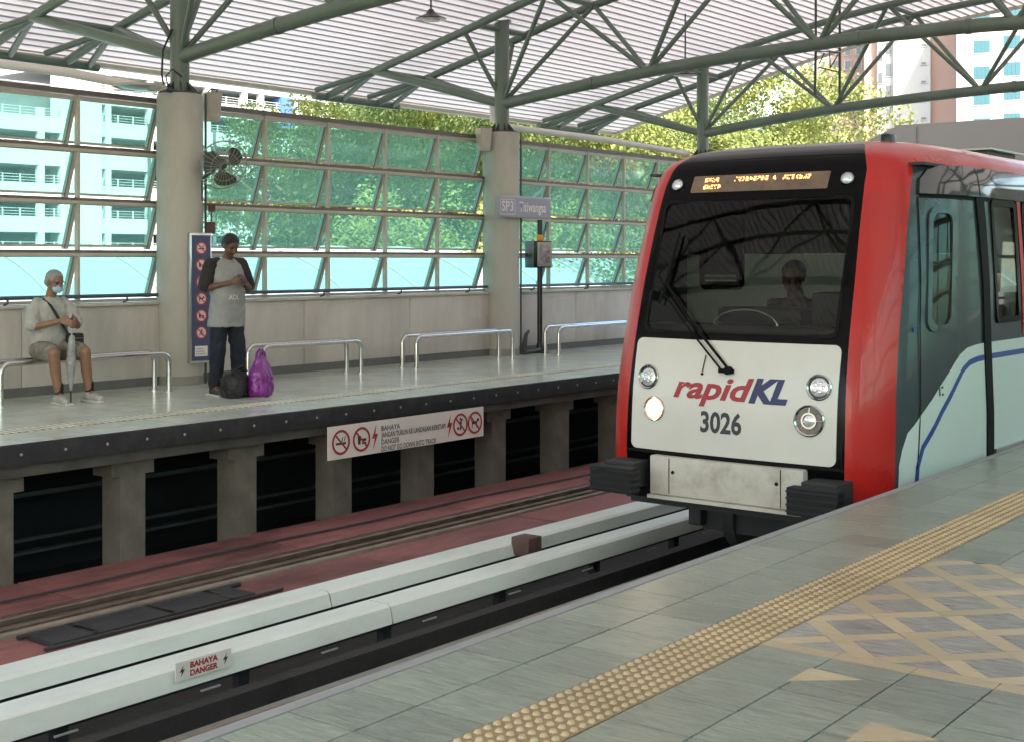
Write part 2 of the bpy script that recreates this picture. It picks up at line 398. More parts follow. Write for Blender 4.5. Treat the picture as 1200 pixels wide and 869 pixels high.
# ================================================================== FAR PLATFORM
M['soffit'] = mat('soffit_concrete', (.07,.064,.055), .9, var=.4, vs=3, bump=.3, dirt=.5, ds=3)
far = empty('far_platform', (-9.66, 0, 0), kind='structure')
Y0, Y1 = -8, 44
m = MB(); m.box((-3.6, Y0, -.16), (0, Y1, -.008), M['joint']); m.build('slab', far)
m = MB(); m.cbox((-.06, Y0, -.175), (.02, Y1, -.006), .006, M['edge']); m.build('edge_beam', far, smooth=True)
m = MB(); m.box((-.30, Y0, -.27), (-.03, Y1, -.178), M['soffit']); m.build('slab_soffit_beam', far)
q = MB(); q.lathe([(.013,0),(.013,.004),(.008,.008),(.001,.009)], M['rail_steel2'], 10, Matrix.Rotation(R(90), 4, 'Y')); bolt = q.mesh('edge_bolt', True)
y = 4.0
while y < 20: link('edge_bolt', bolt, far, loc=(.021, y, -.085)); y += .40
# tiles as one stuff part (too small to pick apart)
m = MB(); T = .30; g = .0016
for i in range(12):
    for j in range(int((Y1-Y0)/T)):
        if i == 2: continue
        xa = -(i+1)*T; ya = Y0+j*T
        m.add([(xa+g,ya+g,0),(xa+T-g,ya+g,0),(xa+T-g,ya+T-g,0),(xa+g,ya+T-g,0)], [(0,1,2,3)], M['far_tile'])
tag(m.build('floor_tile_field', far), kind='stuff')
M['far_tact'] = tile_mat('far_tactile', (.66,.62,.50), (.52,.49,.38), .3, .1); M['tact_dk'] = mat('tactile_groove', (.10,.085,.06), .8)
q = MB(); q.box((.001,.001,-.007), (T-.001, T-.001, -.001), M['far_tact'])
q.box((.02, .004, -.0012), (.28, T-.004, .0006), M['tact_dk'])
for j in range(4): q.box((.024, .012+j*.074, .0), (.276, .050+j*.074, .006), M['far_tact'])
ft = q.mesh('tactile_tile')
for j in range(int((Y1-Y0)/T)):
    if 4 < Y0+j*T < 30: link('tactile_tile', ft, far, loc=(-3*T, Y0+j*T, 0))
# cavity below with posts
cav = empty('under_platform_wall', (-11.3, 0, 0), kind='structure')
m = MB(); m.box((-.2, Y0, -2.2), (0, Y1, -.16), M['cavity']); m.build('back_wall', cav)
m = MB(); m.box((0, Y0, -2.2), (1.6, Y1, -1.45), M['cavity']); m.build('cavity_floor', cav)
for z, x, h in [(-.62,.55,.04),(-.47,.25,.02),(-1.02,.55,.03),(-1.12,.62,.025)]:
    m = MB(); m.box((x-.08, Y0, z-h/2), (x, Y1, z+h/2), mat('cavity_ledge', (.045,.055,.056), .7, var=.3, vs=4)); m.build('cable_ledge', cav)
q = MB()
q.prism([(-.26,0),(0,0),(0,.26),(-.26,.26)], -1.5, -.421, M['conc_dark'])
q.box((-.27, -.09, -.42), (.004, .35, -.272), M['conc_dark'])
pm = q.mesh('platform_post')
PL = ['fifth out of view on the left', 'fourth out of view on the left', 'third out of view on the left', 'second out of view on the left',
 'below the seated man', 'below the standing man', 'below left end of danger sign', 'below right half of danger sign', 'first right of danger sign', 'second right of danger sign',
 'beside the left train buffer'] + ['%s behind the train nose' % w for w in ('first', 'second', 'third', 'fourth', 'fifth', 'sixth', 'seventh', 'eighth', 'ninth')]
for i in range(-4, 16):
    o = link('platform_post', pm, None, loc=(-9.88, 7.10+i*1.28, 0))
    ys = i+4
    tag(o, 'weathered concrete T-shaped post under far platform, '+PL[ys], 'post', 'concrete posts under the far platform')

# ================================================================== TRACKS
bed = empty('track_bed', (0, 0, 0), kind='structure')
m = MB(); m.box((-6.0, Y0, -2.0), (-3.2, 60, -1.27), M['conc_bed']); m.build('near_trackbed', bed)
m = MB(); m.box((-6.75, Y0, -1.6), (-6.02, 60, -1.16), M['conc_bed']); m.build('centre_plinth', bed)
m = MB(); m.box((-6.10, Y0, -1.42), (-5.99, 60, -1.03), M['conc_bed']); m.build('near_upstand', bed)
# red slabs of the far track, each slab a piece
y = Y0; k = 0
for i in range(22):
    L_ = 2.35
    for (xa, xb, dz) in [(-9.88, -8.98, 0), (-8.42, -6.78, .012)]:
        m = MB(); m.cbox((xa, y+.012, -1.5), (xb, y+L_-.012, -1.15+dz+random.uniform(-.004,.004)), .008, M['red_slab']); m.build('red_slab', bed, smooth=True)
    y += L_
m = MB(); m.box((-8.96, Y0, -1.5), (-8.44, 44, -1.172), M['bracket']); m.build('rail_plinth', bed)
m = MB(); m.box((-8.96, Y0, -1.17), (-8.92, 44, -1.13), M['bracket']); m.build('plinth_lip', bed)
m = MB(); m.cbox((-8.60, Y0, -1.17), (-8.53, 44, -1.10), .008, M['rail_steel']); m.build('guard_rail', bed)
m = MB(); m.cbox((-8.50, Y0, -1.17), (-8.43, 44, -1.115), .008, M['kerb_tan']); m.build('plinth_kerb', bed)
def rail_mesh():
    q = MB()
    prof = [(-.07,0),(.07,0),(.07,.012),(.012,.03),(.012,.105),(.036,.115),(.036,.15),(.03,.157),(-.03,.157),(-.036,.15),(-.036,.115),(-.012,.105),(-.012,.03),(-.07,.012)]
    n = len(prof)
    vs = [(x, Y0, z) for x, z in prof] + [(x, 60, z) for x, z in prof]
    q.add(vs, [tuple(range(n)), tuple(range(n, 2*n))] + [(i, (i+1) % n, n+(i+1) % n, n+i) for i in range(n)], M['rail_steel'])
    return q.mesh('running_rail')
rm = rail_mesh()
for x, zb, lb in [(-8.72,-1.235,'brown running rail of the far track, the one nearer the concrete posts'), (-7.28,-1.16,'running rail of the far track beside the white third rail cover'), (-5.58,-1.137,'running rail of the near track closest to the white covers'), (-4.10,-1.137,'running rail of the near track closest to the near platform edge')]:
    tag(link('running_rail', rm, None, loc=(x, 0, zb)), lb, 'rail', 'running rails')
# rail fastenings plates on near track
q = MB(); q.box((-.17,-.09,0),(.17,.09,.03), M['conc_dark']); q.tube([(-.11,0,.03),(-.11,0,.07)], .02, M['rail_steel'], 8); q.tube([(.11,0,.03),(.11,0,.07)], .02, M['rail_steel'], 8)
pl = q.mesh('rail_fastening')
for x in (-5.58, -4.10):
    for j in range(0, 34):
        link('rail_fastening', pl, bed, loc=(x, 1.0+j*.65, -1.165))
q = MB(); q.cbox((-.5,-.13,0),(.5,.13,.13), .01, M['conc_dark']); sl_ = q.mesh('sleeper_block')
for x in (-5.45, -4.1):
    for j in range(0, 34): link('sleeper_block', sl_, bed, loc=(x, 1.0+j*.65, -1.295), rot=None)
q = MB(); q.box((-.13,-.06,0),(.13,.06,.022), M['conc_dark']); q.tube([(-.09,-.02,.02),(-.06,.0,.05),(-.035,.02,.03)], .010, M['rail_steel'], 6); q.tube([(.09,-.02,.02),(.06,.0,.05),(.035,.02,.03)], .010, M['rail_steel'], 6)
fc = q.mesh('rail_clip')
for j in range(0, 40): link('rail_clip', fc, bed, loc=(-8.72, 2.0+j*.62, -1.172))
# third rail covers
def cover(xa, xb, label):
    t = empty('third_rail_cover', ((xa+xb)/2, 0, -.85), 0, label, 'rail cover', 'white third rail covers')
    hw = (xb-xa)/2; y = -4.6; segs = 5.6
    prof = [(-hw,-.08),(-hw,-.02),(-hw+.02,0),(hw-.05,.0),(hw-.02,-.016),(hw+.006,-.105 if xa < -7 else -.125),(hw-.012,-.105),(hw-.030,-.035),(-hw+.016,-.02),(-hw+.014,-.08)]
    n = len(prof)
    while y < 40:
        q = MB(); ya, yb = y+.006, y+segs-.006
        q.add([(x, ya, z) for x, z in prof]+[(x, yb, z) for x, z in prof], [tuple(range(n)), tuple(range(n, 2*n))]+[(i,(i+1)%n,n+(i+1)%n,n+i) for i in range(n)], M['white_frp'])
        q.build('cover_segment', t)
        y += segs
    q = MB(); q.box((-.05, Y0, -.17), (.05, 44, -.05), M['t_under0']); q.build('conductor_rail', t)
    y = 0.4
    br = MB(); br.box((-.03,-.04,-.34), (.03,.04,-.12), M['t_under0']); br.box((-.10,-.06,-.36),(.15,.06,-.32), M['conc_bed']); bm_ = br.mesh('insulator')
    while y < 24: link('insulator', bm_, t, loc=(0, y, 0)); y += 1.25
    return t
cvA = cover(-7.04, -6.77, 'white third rail cover beside the red slab of the far track')
cvB = cover(-6.44, -6.19, 'white third rail cover beside the dark near track, carrying the danger plate')
# small bright insulator clips under the near cover
q = MB(); q.box((-.012,-.07,-.004),(.0,.07,.005), M['cage0']); cm_ = q.mesh('cover_clip')
for j in range(14): link('cover_clip', cm_, cvB, loc=(.15, 2.2+j*.95, -.165))
t = tag(part('junction_box', (-6.80, 8.66, -.95), (-6.62, 8.84, -.80), M['bracket'], None, .01), 'rust brown box between the two white third rail covers', 'junction box')
for (x, y0_, y1_, lb) in [(-9.35, 2, 30, 'thin black cable running along the red slab close to the concrete posts'), (-7.75, 7.2, 26, 'thin black cable running along the red slab near the white covers')]:
    pts = [(x+.03*math.sin(k*1.3)+.02*math.sin(k*.41), y0_+(y1_-y0_)*k/40, -1.128) for k in range(41)]
    tag(MB().tube(pts, .011, M['tray'], 6).build('track_cable'), lb, 'cable')
# cable tray on the red slab
tr = empty('cable_tray', (-8.12, 5.2, -1.138), 0, 'long black cable tray lying on the red slab of the far track', 'cable tray')
m = MB(); m.cbox((-.16, 0, .0), (.16, 1.75, .035), .006, M['tray']); m.build('tray_lid', tr, smooth=True)
m = MB(); m.tube([(-.20,-.05,.02),(-.20,1.9,.02)], .018, M['tray'], 8); m.build('cable', tr)
m = MB(); m.tube([(.20,-.1,.02),(.21,1.0,.02),(.19,2.0,.02)], .014, M['tray'], 8); m.build('cable', tr)
for y in (.3, .95, 1.5): part('clamp', (-.17, y, .034), (.17, y+.04, .045), M['steel'], tr)

# ================================================================== TEXT AND 2D SHAPES
def text_poly(txt, size, bold=0, shear=0, space=1.0):
    cu = bpy.data.curves.new('text_curve', 'FONT'); cu.body = txt; cu.size = size; cu.offset = bold; cu.shear = shear; cu.space_character = space
    cu.resolution_u = 3
    o = bpy.data.objects.new('text_tmp', cu); col.objects.link(o)
    dg = bpy.context.evaluated_depsgraph_get(); me = bpy.data.meshes.new_from_object(o.evaluated_get(dg))
    bpy.data.objects.remove(o); bm = bmesh.new(); bm.from_mesh(me); bpy.data.meshes.remove(me)
    xs = [v.co.x for v in bm.verts]
    return bm, (min(xs), max(xs))
def text_obj(name, txt, size, mt, parent, mapf, bold=0, shear=0, width=None, space=1.0):
    """mapf maps (u, v) to a point; text centred at u=0, baseline v=0"""
    bm, (a, b) = text_poly(txt, size, bold, shear, space)
    s = 1 if width is None else width/(b-a)
    for v in bm.verts: v.co = Vector(mapf((v.co.x-(a+b)/2)*s, v.co.y))
    me = bpy.data.meshes.new(name); bm.to_mesh(me); bm.free(); me.materials.append(mt)
    return link(name, me, parent)
def plane_map(o, ux, uy):
    o = Vector(o); ux = Vector(ux); uy = Vector(uy)
    return lambda u, v: o+ux*u+uy*v
def ring_mb(mb, f, cu, cv, r0, r1, mt, n=28):
    vs = []
    for k in range(n):
        a = PI2*k/n; vs.append(f(cu+r0*math.cos(a), cv+r0*math.sin(a))); vs.append(f(cu+r1*math.cos(a), cv+r1*math.sin(a)))
    mb.add(vs, [(2*k, 2*k+1, (2*k+3) % (2*n), (2*k+2) % (2*n)) for k in range(n)], mt)
def disc_mb(mb, f, cu, cv, r, mt, n=24): mb.add([f(cu+r*math.cos(PI2*k/n), cv+r*math.sin(PI2*k/n)) for k in range(n)], [tuple(range(n))], mt)
def bar_mb(mb, f, a, b, w_, mt):
    dx, dy = b[0]-a[0], b[1]-a[1]; l = math.hypot(dx, dy); nx, ny = -dy/l*w_/2, dx/l*w_/2
    mb.add([f(a[0]+nx, a[1]+ny), f(b[0]+nx, b[1]+ny), f(b[0]-nx, b[1]-ny), f(a[0]-nx, a[1]-ny)], [(0,1,2,3)], mt)
def prohib(mb, f, f2, f3, cu, cv, r, kind, red, ink):
    """f base layer, f2 ink layer, f3 ring layer"""
    ring_mb(mb, f3, cu, cv, r*.80, r, red)
    d = r*.62
    if kind == 'smoke':
        bar_mb(mb, f2, (cu-d*.9, cv-.1*r), (cu+d*.9, cv-.1*r), r*.18, ink)
        bar_mb(mb, f2, (cu+.35*r, cv+.05*r), (cu+.5*r, cv+.45*r), r*.09, ink); bar_mb(mb, f2, (cu+.12*r, cv+.05*r), (cu+.2*r, cv+.4*r), r*.09, ink)
    elif kind == 'drink':
        mb.add([f2(cu-.45*r, cv+.3*r), f2(cu-.05*r, cv+.3*r), f2(cu-.12*r, cv-.4*r), f2(cu-.38*r, cv-.4*r)], [(0,1,2,3)], ink)
        bar_mb(mb, f2, (cu+.05*r, cv-.32*r), (cu+.55*r, cv-.32*r), r*.16, ink); bar_mb(mb, f2, (cu+.05*r, cv-.05*r), (cu+.55*r, cv-.05*r), r*.22, ink)
    elif kind == 'litter':
        bar_mb(mb, f2, (cu-.1*r, cv+.1*r), (cu+.3*r, cv+.5*r), r*.16, ink); bar_mb(mb, f2, (cu, cv-.45*r), (cu+.1*r, cv+.2*r), r*.2, ink); disc_mb(mb, f2, cu-.3*r, cv-.3*r, r*.14, ink, 10)
        disc_mb(mb, f2, cu+.02*r, cv+.5*r, r*.12, ink, 10)
    elif kind == 'pet':
        bar_mb(mb, f2, (cu-.4*r, cv+.02*r), (cu+.3*r, cv+.02*r), r*.26, ink); bar_mb(mb, f2, (cu-.35*r, cv), (cu-.4*r, cv-.45*r), r*.12, ink)
        bar_mb(mb, f2, (cu+.22*r, cv), (cu+.28*r, cv-.45*r), r*.12, ink); disc_mb(mb, f2, cu+.42*r, cv+.22*r, r*.16, ink, 10); bar_mb(mb, f2, (cu-.38*r, cv+.05*r), (cu-.55*r, cv+.4*r), r*.09, ink)
    elif kind == 'climb':
        disc_mb(mb, f2, cu+.05*r, cv+.42*r, r*.14, ink, 10); bar_mb(mb, f2, (cu, cv+.3*r), (cu-.1*r, cv-.1*r), r*.2, ink)
        bar_mb(mb, f2, (cu-.1*r, cv-.1*r), (cu+.25*r, cv-.5*r), r*.13, ink); bar_mb(mb, f2, (cu-.1*r, cv-.1*r), (cu-.4*r, cv-.4*r), r*.13, ink); bar_mb(mb, f2, (cu, cv+.2*r), (cu+.4*r, cv), r*.1, ink)
    bar_mb(mb, f3, (cu-d, cv+d), (cu+d, cv-d), r*.16, red)

# danger sign hung under the far platform edge
sg = empty('danger_sign', (-9.60, 0, 0), 0, 'long white warning board with four red prohibition circles hung under the far platform edge', 'sign')
ya, yb, zt, zb = 9.30, 11.71, -.185, -.515
m = MB(); m.cbox((0, ya, zb), (.012, yb, zt), .002, M['white']); m.build('board', sg)
mf = lambda e: plane_map((.012+e, (ya+yb)/2, (zt+zb)/2), (0,1,0), (0,0,1))
for u, kd in [(-1.03,'smoke'),(-.74,'drink'),(.80,'litter'),(1.05,'pet')]:
    m = MB(); prohib(m, mf(.002), mf(.003), mf(.0045), u, 0, .125, kd, M['sign_red'], M['ink']); m.build('prohibition_symbol', sg, fix=False)
for u in (-.545, .62):
    m = MB(); f = mf(.003)
    m.add([f(u+.02,.13), f(u-.045,-.01), f(u-.005,-.01), f(u-.03,-.13), f(u+.045,.035), f(u+.003,.035)], [(0,1,2,5),(2,3,4,5)], M['sign_red']); m.build('lightning_symbol', sg, fix=False)
for i, (s_, wd) in enumerate([('BAHAYA', .28), ('JANGAN TURUN KE LANDASAN KERETAPI', 1.0), ('DANGER', .27), ('DO NOT GO DOWN INTO TRACK', .85)]):
    text_obj('lettering', s_, .075, M['ink'], sg, (lambda uu, vv, i=i, wd=wd, f=mf(.003): f(-.45+wd/2+uu, .075-i*.07+vv-.02)), .001, 0, wd)
# danger plate on near cover
dp = empty('danger_plate', (-6.185, 0, 0), 0, 'small white plate with red danger lettering fixed on the near white third rail cover', 'sign')
def ypx(px, X):
    a = -math.sin(R(38.1))+(px-600)/1580*math.cos(R(38.1)); b = math.cos(R(38.1))+(px-600)/1580*math.sin(R(38.1)); return X/a*b
ya, yb = ypx(204, -6.18), ypx(269, -6.18)
uy_ = Vector((0, 0, 1)); nn_ = Vector((1, 0, 0)); o_ = Vector((.012, (ya+yb)/2, -.868)); W_ = yb-ya
f0 = lambda e: (lambda u, v: o_+Vector((0,1,0))*u+uy_*v+nn_*e)
q_ = [(-W_/2,-.053),(W_/2,-.053),(W_/2,.053),(-W_/2,.053)]
m = MB(); m.add([f0(0)(*p) for p in q_]+[f0(.008)(*p) for p in q_], [(0,3,2,1),(4,5,6,7),(0,1,5,4),(1,2,6,5),(2,3,7,6),(3,0,4,7)], M['beam_sign']); m.build('plate', dp)
f = f0(.0095)
text_obj('lettering', 'BAHAYA', .046, M['sign_red'], dp, lambda u, v: f(u, v+.007), .002, 0, W_*.5)
text_obj('lettering', 'DANGER', .046, M['sign_red'], dp, lambda u, v: f(u, v-.038), .002, 0, W_*.5)
for s_ in (-1, 1):
    m = MB(); f_ = f; f = (lambda u, v, g_=f0(.0095): g_(u, v*.75)); u = s_*W_*.39
    m.add([f(u+.012,.045), f(u-.02,-.005), f(u-.002,-.005), f(u-.012,-.045), f(u+.02,.012), f(u+.002,.012)], [(0,1,2,5),(2,3,4,5)], M['ink']); m.build('lightning_symbol', dp, fix=False)

# ================================================================== FAR WALL: parapet, glazing, columns
pw = empty('parapet_wall', (-12.95, 0, 0), 0, 'long pale concrete parapet wall under the glazed screens of the far platform', 'wall')
def pbay(ya, yb):
    m = MB(); m.cbox((-.22, ya+.004, -.01), (0, yb-.004, .93), .006, M['parapet']); m.build('wall_panel', pw, smooth=True)
edges = [-8]
for yc in [-2.1]+COLY+[28.4, 34.5]: edges += [yc-.27, yc+.27]
seg = [(-8, -2.1)] + [(a, b) for a, b in zip([-2.1]+COLY+[28.4], COLY+[28.4, 34.5])]
for a, b in seg:
    for i in range(3): pbay(a+(b-a)*i/3, a+(b-a)*(i+1)/3)
m = MB(); m.cbox((-.26, -8, .933), (.035, 34.5, .965), .006, M['frame']); m.build('coping', pw, smooth=True)
m = MB(); m.box((.0, -8, .0), (.018, 34.5, .10), mat('skirting_dark', (.13,.13,.12), .6, var=.2)); m.build('skirting', pw)

def column(x, yc, label, near_side=False):
    t = empty('concrete_column', (x, yc, 0), 0, label, 'column', 'round concrete columns of the platform roof')
    m = MB(); m.lathe([(.268,-.02),(.268,3.36),(.255,3.40),(.0,3.402)], M['conc'], 40, caps=False); m.build('shaft', t, smooth=True)
    m = MB(); m.lathe([(.272,0),(.272,.10),(.268,.103)], M['skirt'], 40, caps=False); m.build('base_band', t, smooth=True)
    m = MB()
    for k in range(8):
        a = PI2*k/8+.2; Mx = Matrix.Rotation(a, 4, 'Z')
        m.add([Mx @ Vector(p) for p in [(.10,-.006,3.40),(.24,-.006,3.40),(.10,-.006,3.56),(.10,.006,3.40),(.24,.006,3.40),(.10,.006,3.56)]], [(0,1,2),(3,5,4),(0,2,5,3),(1,4,5,2)], M['pipe_dk'])
    m.lathe([(.25,3.402),(.25,3.42),(.10,3.421)], M['pipe_dk'], 32); m.build('base_plate', t)
    m = MB(); m.tube([(0,0,3.41),(0,0,5.14)], .113, M['pipe'], 20); m.build('steel_post', t, smooth=True)
    q = MB(); q.tube([(0,0,5.12),(0,0,5.16)], .15, M['pipe'], 20); q.build('post_cap', t, smooth=True)
    return t
M['skirt'] = mat('column_base', (.24,.235,.2), .6, var=.2)
M['pipe_dk'] = mat('steel_plate_dark', (.05,.06,.055), .5)
lab = {4.0:'concrete column beyond the left edge of the view', 10.1:'round concrete column with the wall fan and the navy prohibition board', 16.2:'round concrete column behind the lilac station name sign', 22.3:'column with a steel post seen just above the train roof'}
for yc in COLY: column(XF, yc, lab[yc])
for yc in COLY: column(XN, yc, 'round concrete column on the near platform side beside the photographer')
# conduit on column 1 & 2
for yc in (10.1, 16.2):
    tag(MB().tube([(XF+.2, yc+.22, 0), (XF+.2, yc+.22, 3.42)], .014, M['pipe_dk'], 8).build('conduit'), 'thin vertical conduit running down the concrete column with the %s' % ('fan' if yc < 12 else 'station sign'), 'pipe')

ZT, ZB = 3.33, .965
rowz = [3.30, 2.715, 2.13, 1.545, .975]
XG = -13.15
def pane_meshes(W, h):
    # pane frame hinged at the top, pushed out at the bottom
    out = .20; H_ = h-.07
    q = MB(); q.add([(0,.012,-.06),(0,W-.012,-.06),(-out,W-.012,-H_),(-out,.012,-H_),(-.006,.012,-.06),(-.006,W-.012,-.06),(-out-.006,W-.012,-H_),(-out-.006,.012,-H_)], [(0,1,2,3),(7,6,5,4),(0,3,7,4),(1,5,6,2),(0,4,5,1),(3,2,6,7)], M['teal'])
    g_ = q.mesh('glass_pane')
    f = MB()
    f.box((-.015,.0,-.062),(.02,W,-.012), M['frame'])
    f.box((-out-.015,.0,-H_-.015),(-out+.012,W,-H_+.012), M['frame'])
    fm = f.mesh('pane_frame')
    b = MB()
    for yy in (W-.03,):
        b.add([(.02,yy,-.03),(.02,yy+.045,-.03),(-.055,yy+.045,-.03),(-.055,yy,-.03),(-out+.03,yy,-h+.03),(-out+.03,yy+.045,-h+.03),(-out-.045,yy+.045,-h+.03),(-out-.045,yy,-h+.03)], [(0,1,2,3),(4,7,6,5),(0,4,5,1),(1,5,6,2),(2,6,7,3),(3,7,4,0)], M['frame'])
        b.add([(.022,yy-.004,-.03),(.022,yy,-.03),(-out+.032,yy,-h+.03),(-out+.032,yy-.004,-h+.03),(.0,yy-.004,-.03),(.0,yy,-.03),(-out+.012,yy,-h+.03),(-out+.012,yy-.004,-h+.03)], [(0,1,2,3),(7,6,5,4),(0,3,7,4),(1,5,6,2),(0,4,5,1),(3,2,6,7)], M['rail_dk'])
    bmh = b.mesh('stay_bracket')
    return g_, fm, bmh
W_ = 1.115
cache = {}
bayname = ['glazed screen of tilted teal panes behind the seated man, left of the fan column', 'glazed screen of tilted teal panes between the fan column and the station sign column', 'glazed screen of tilted teal panes between the station sign column and the train', 'glazed screen of tilted teal panes hidden behind the red train']
for bi, yc in enumerate(COLY):
    t = empty('glazed_screen', (XG, yc+.42, 0), 0, bayname[bi], 'glazing', 'glazed screens of the far platform')
    for i in range(6):
        m = MB(); m.box((-.03, i*W_-.018, ZB+.002), (.03, i*W_+.018, ZT-.02), M['frame']); m.build('post', t)
    for zi, z in enumerate(rowz):
        if zi == 0:
            m = MB(); m.box((-.06, -.15, z), (.05, 5*W_+.15, z+.055), M['rail_dk']); m.build('top_rail', t)
        elif zi < 4:
            m = MB(); m.box((-.035, -.1, z-.014), (.04, 5*W_+.1, z+.018), M['rail_dk']); m.build('cross_rail', t)
            m = MB(); m.box((.034, -.1, z-.05), (.038, 5*W_+.1, z-.0145), M['frame']); m.build('rail_flange', t)
        else:
            m = MB(); m.box((-.035, -.1, z-.005), (.04, 5*W_+.1, z+.03), M['frame']); m.build('sill_rail', t)
    for r_ in range(4):
        h = rowz[r_]-rowz[r_+1]
        key = round(h, 4)
        if key not in cache: cache[key] = pane_meshes(W_-.036, h)
        g_, fm, bmh = cache[key]
        for i in range(5):
            lo = (0, i*W_+.018, rowz[r_])
            link('glass_pane', g_, t, loc=lo); link('pane_frame', fm, t, loc=lo); link('stay_bracket', bmh, t, loc=lo)
    m = MB(); m.tube([(.17, -.35, 1.045), (.17, 5*W_+.1, 1.045)], .022, M['blue_rail'], 10)
    hr = m.build('handrail'); hr.parent = t
    for i in range(4):
        m = MB(); m.tube([(.17, .5+i*1.5, 1.045), (.17, .5+i*1.5, .99), (.10, .5+i*1.5, .97)], .012, M['pipe_dk'], 8); m.build('handrail_bracket', t)

# the near side of the station has the same parapet and screens, beside and behind the photographer
npw = empty('parapet_wall', (XN+.05, 0, 0), 0, 'pale concrete parapet wall along the near platform beside the photographer', 'wall')
for a, b in zip([-8,-2.1,4.0,10.1,16.2,22.3,28.4], [-2.1,4.0,10.1,16.2,22.3,28.4,34.5]):
    m = MB(); m.cbox((.22, a+.004, -.01), (.44, b-.004, .93), .006, M['parapet']); m.build('wall_panel', npw, smooth=True)
for o in [o for o in bpy.data.objects if o.name.startswith('glazed_screen') and o.parent is None]:
    c = copy_tree(o); c.rotation_euler = (0, 0, math.pi); c.location = (XN+.40, o.location.y-6.1+5.575, 0)
    c['label'] = 'glazed screen of the near platform, outside the picture, number %s from the photographer' % {0:'one',1:'two',2:'three',3:'four'}[len([q_ for q_ in bpy.data.objects if q_.get('near_side')])]
    c['near_side'] = 1; c['group'] = 'glazed screens of the near platform'
# ================================================================== ROOF + TRUSSES
KP = [(-16.25,4.10),(-15.0,4.47),(-13.4,4.85),(-12.9,4.98),(-11.6,5.30),(-9.0,5.73),(-6.4,5.90)]
def roofz(x):
    if x > XC: x = 2*XC-x
    x = max(x, -16.25)
    # smooth (Catmull-Rom) through the key points
    for i in range(len(KP)-1):
        if KP[i][0] <= x <= KP[i+1][0]:
            p0 = KP[max(i-1,0)]; p1 = KP[i]; p2 = KP[i+1]; p3 = KP[i+2] if i+2 < len(KP) else (2*XC-KP[i][0], KP[i][1])
            t = (x-p1[0])/(p2[0]-p1[0]); dx = p2[0]-p1[0]
            m1 = (p2[1]-p0[1])/(p2[0]-p0[0])*dx if p2[0] != p0[0] else 0; m2 = (p3[1]-p1[1])/(p3[0]-p1[0])*dx
            return (2*t**3-3*t**2+1)*p1[1]+(t**3-2*t**2+t)*m1+(-2*t**3+3*t**2)*p2[1]+(t**3-t**2)*m2
    return KP[-1][1]
roof = empty('station_roof', (XC, 0, 0), 0, 'arched station roof of ribbed white decking over both platforms and the tracks', 'roof')
RY0, RY1 = -9.0, 24.35
q = MB(); pitch = .165; x = -16.3; prof = []
while x < -16.3+2*9.9:
    for dx, dz in ((0,.0),(.122,.0),(.128,.03),(.159,.03)):
        prof.append((x+dx-XC, roofz(x+dx)+.11+dz))
    x += pitch
n = len(prof)
vs = [(a, RY0, b) for a, b in prof] + [(a, RY1, b) for a, b in prof]
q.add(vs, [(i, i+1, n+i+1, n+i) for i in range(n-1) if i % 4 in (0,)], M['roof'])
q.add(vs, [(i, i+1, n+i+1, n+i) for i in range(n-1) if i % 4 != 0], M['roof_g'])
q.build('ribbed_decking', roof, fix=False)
for s_ in (-1, 1):
    m = MB(); xx = s_*(9.9); m.box((xx-.07, RY0, roofz(-16.3)+.06), (xx+.07, RY1, roofz(-16.3)+.24), M['frame']); m.build('gutter', roof)
q = MB(); pr = prof[::4]; n = len(pr)
for yy in (RY1,):
    vs = [(a, yy, b-.06) for a, b in pr]+[(a, yy, b+.17) for a, b in pr]+[(a, yy+.05, b-.06) for a, b in pr]+[(a, yy+.05, b+.17) for a, b in pr]
    q.add(vs, [(i,i+1,n+i+1,n+i) for i in range(n-1)]+[(2*n+i,3*n+i,3*n+i+1,2*n+i+1) for i in range(n-1)]+[(i,2*n+i,2*n+i+1,i+1) for i in range(n-1)], M['frame'])
q.build('gable_trim', roof, fix=False)
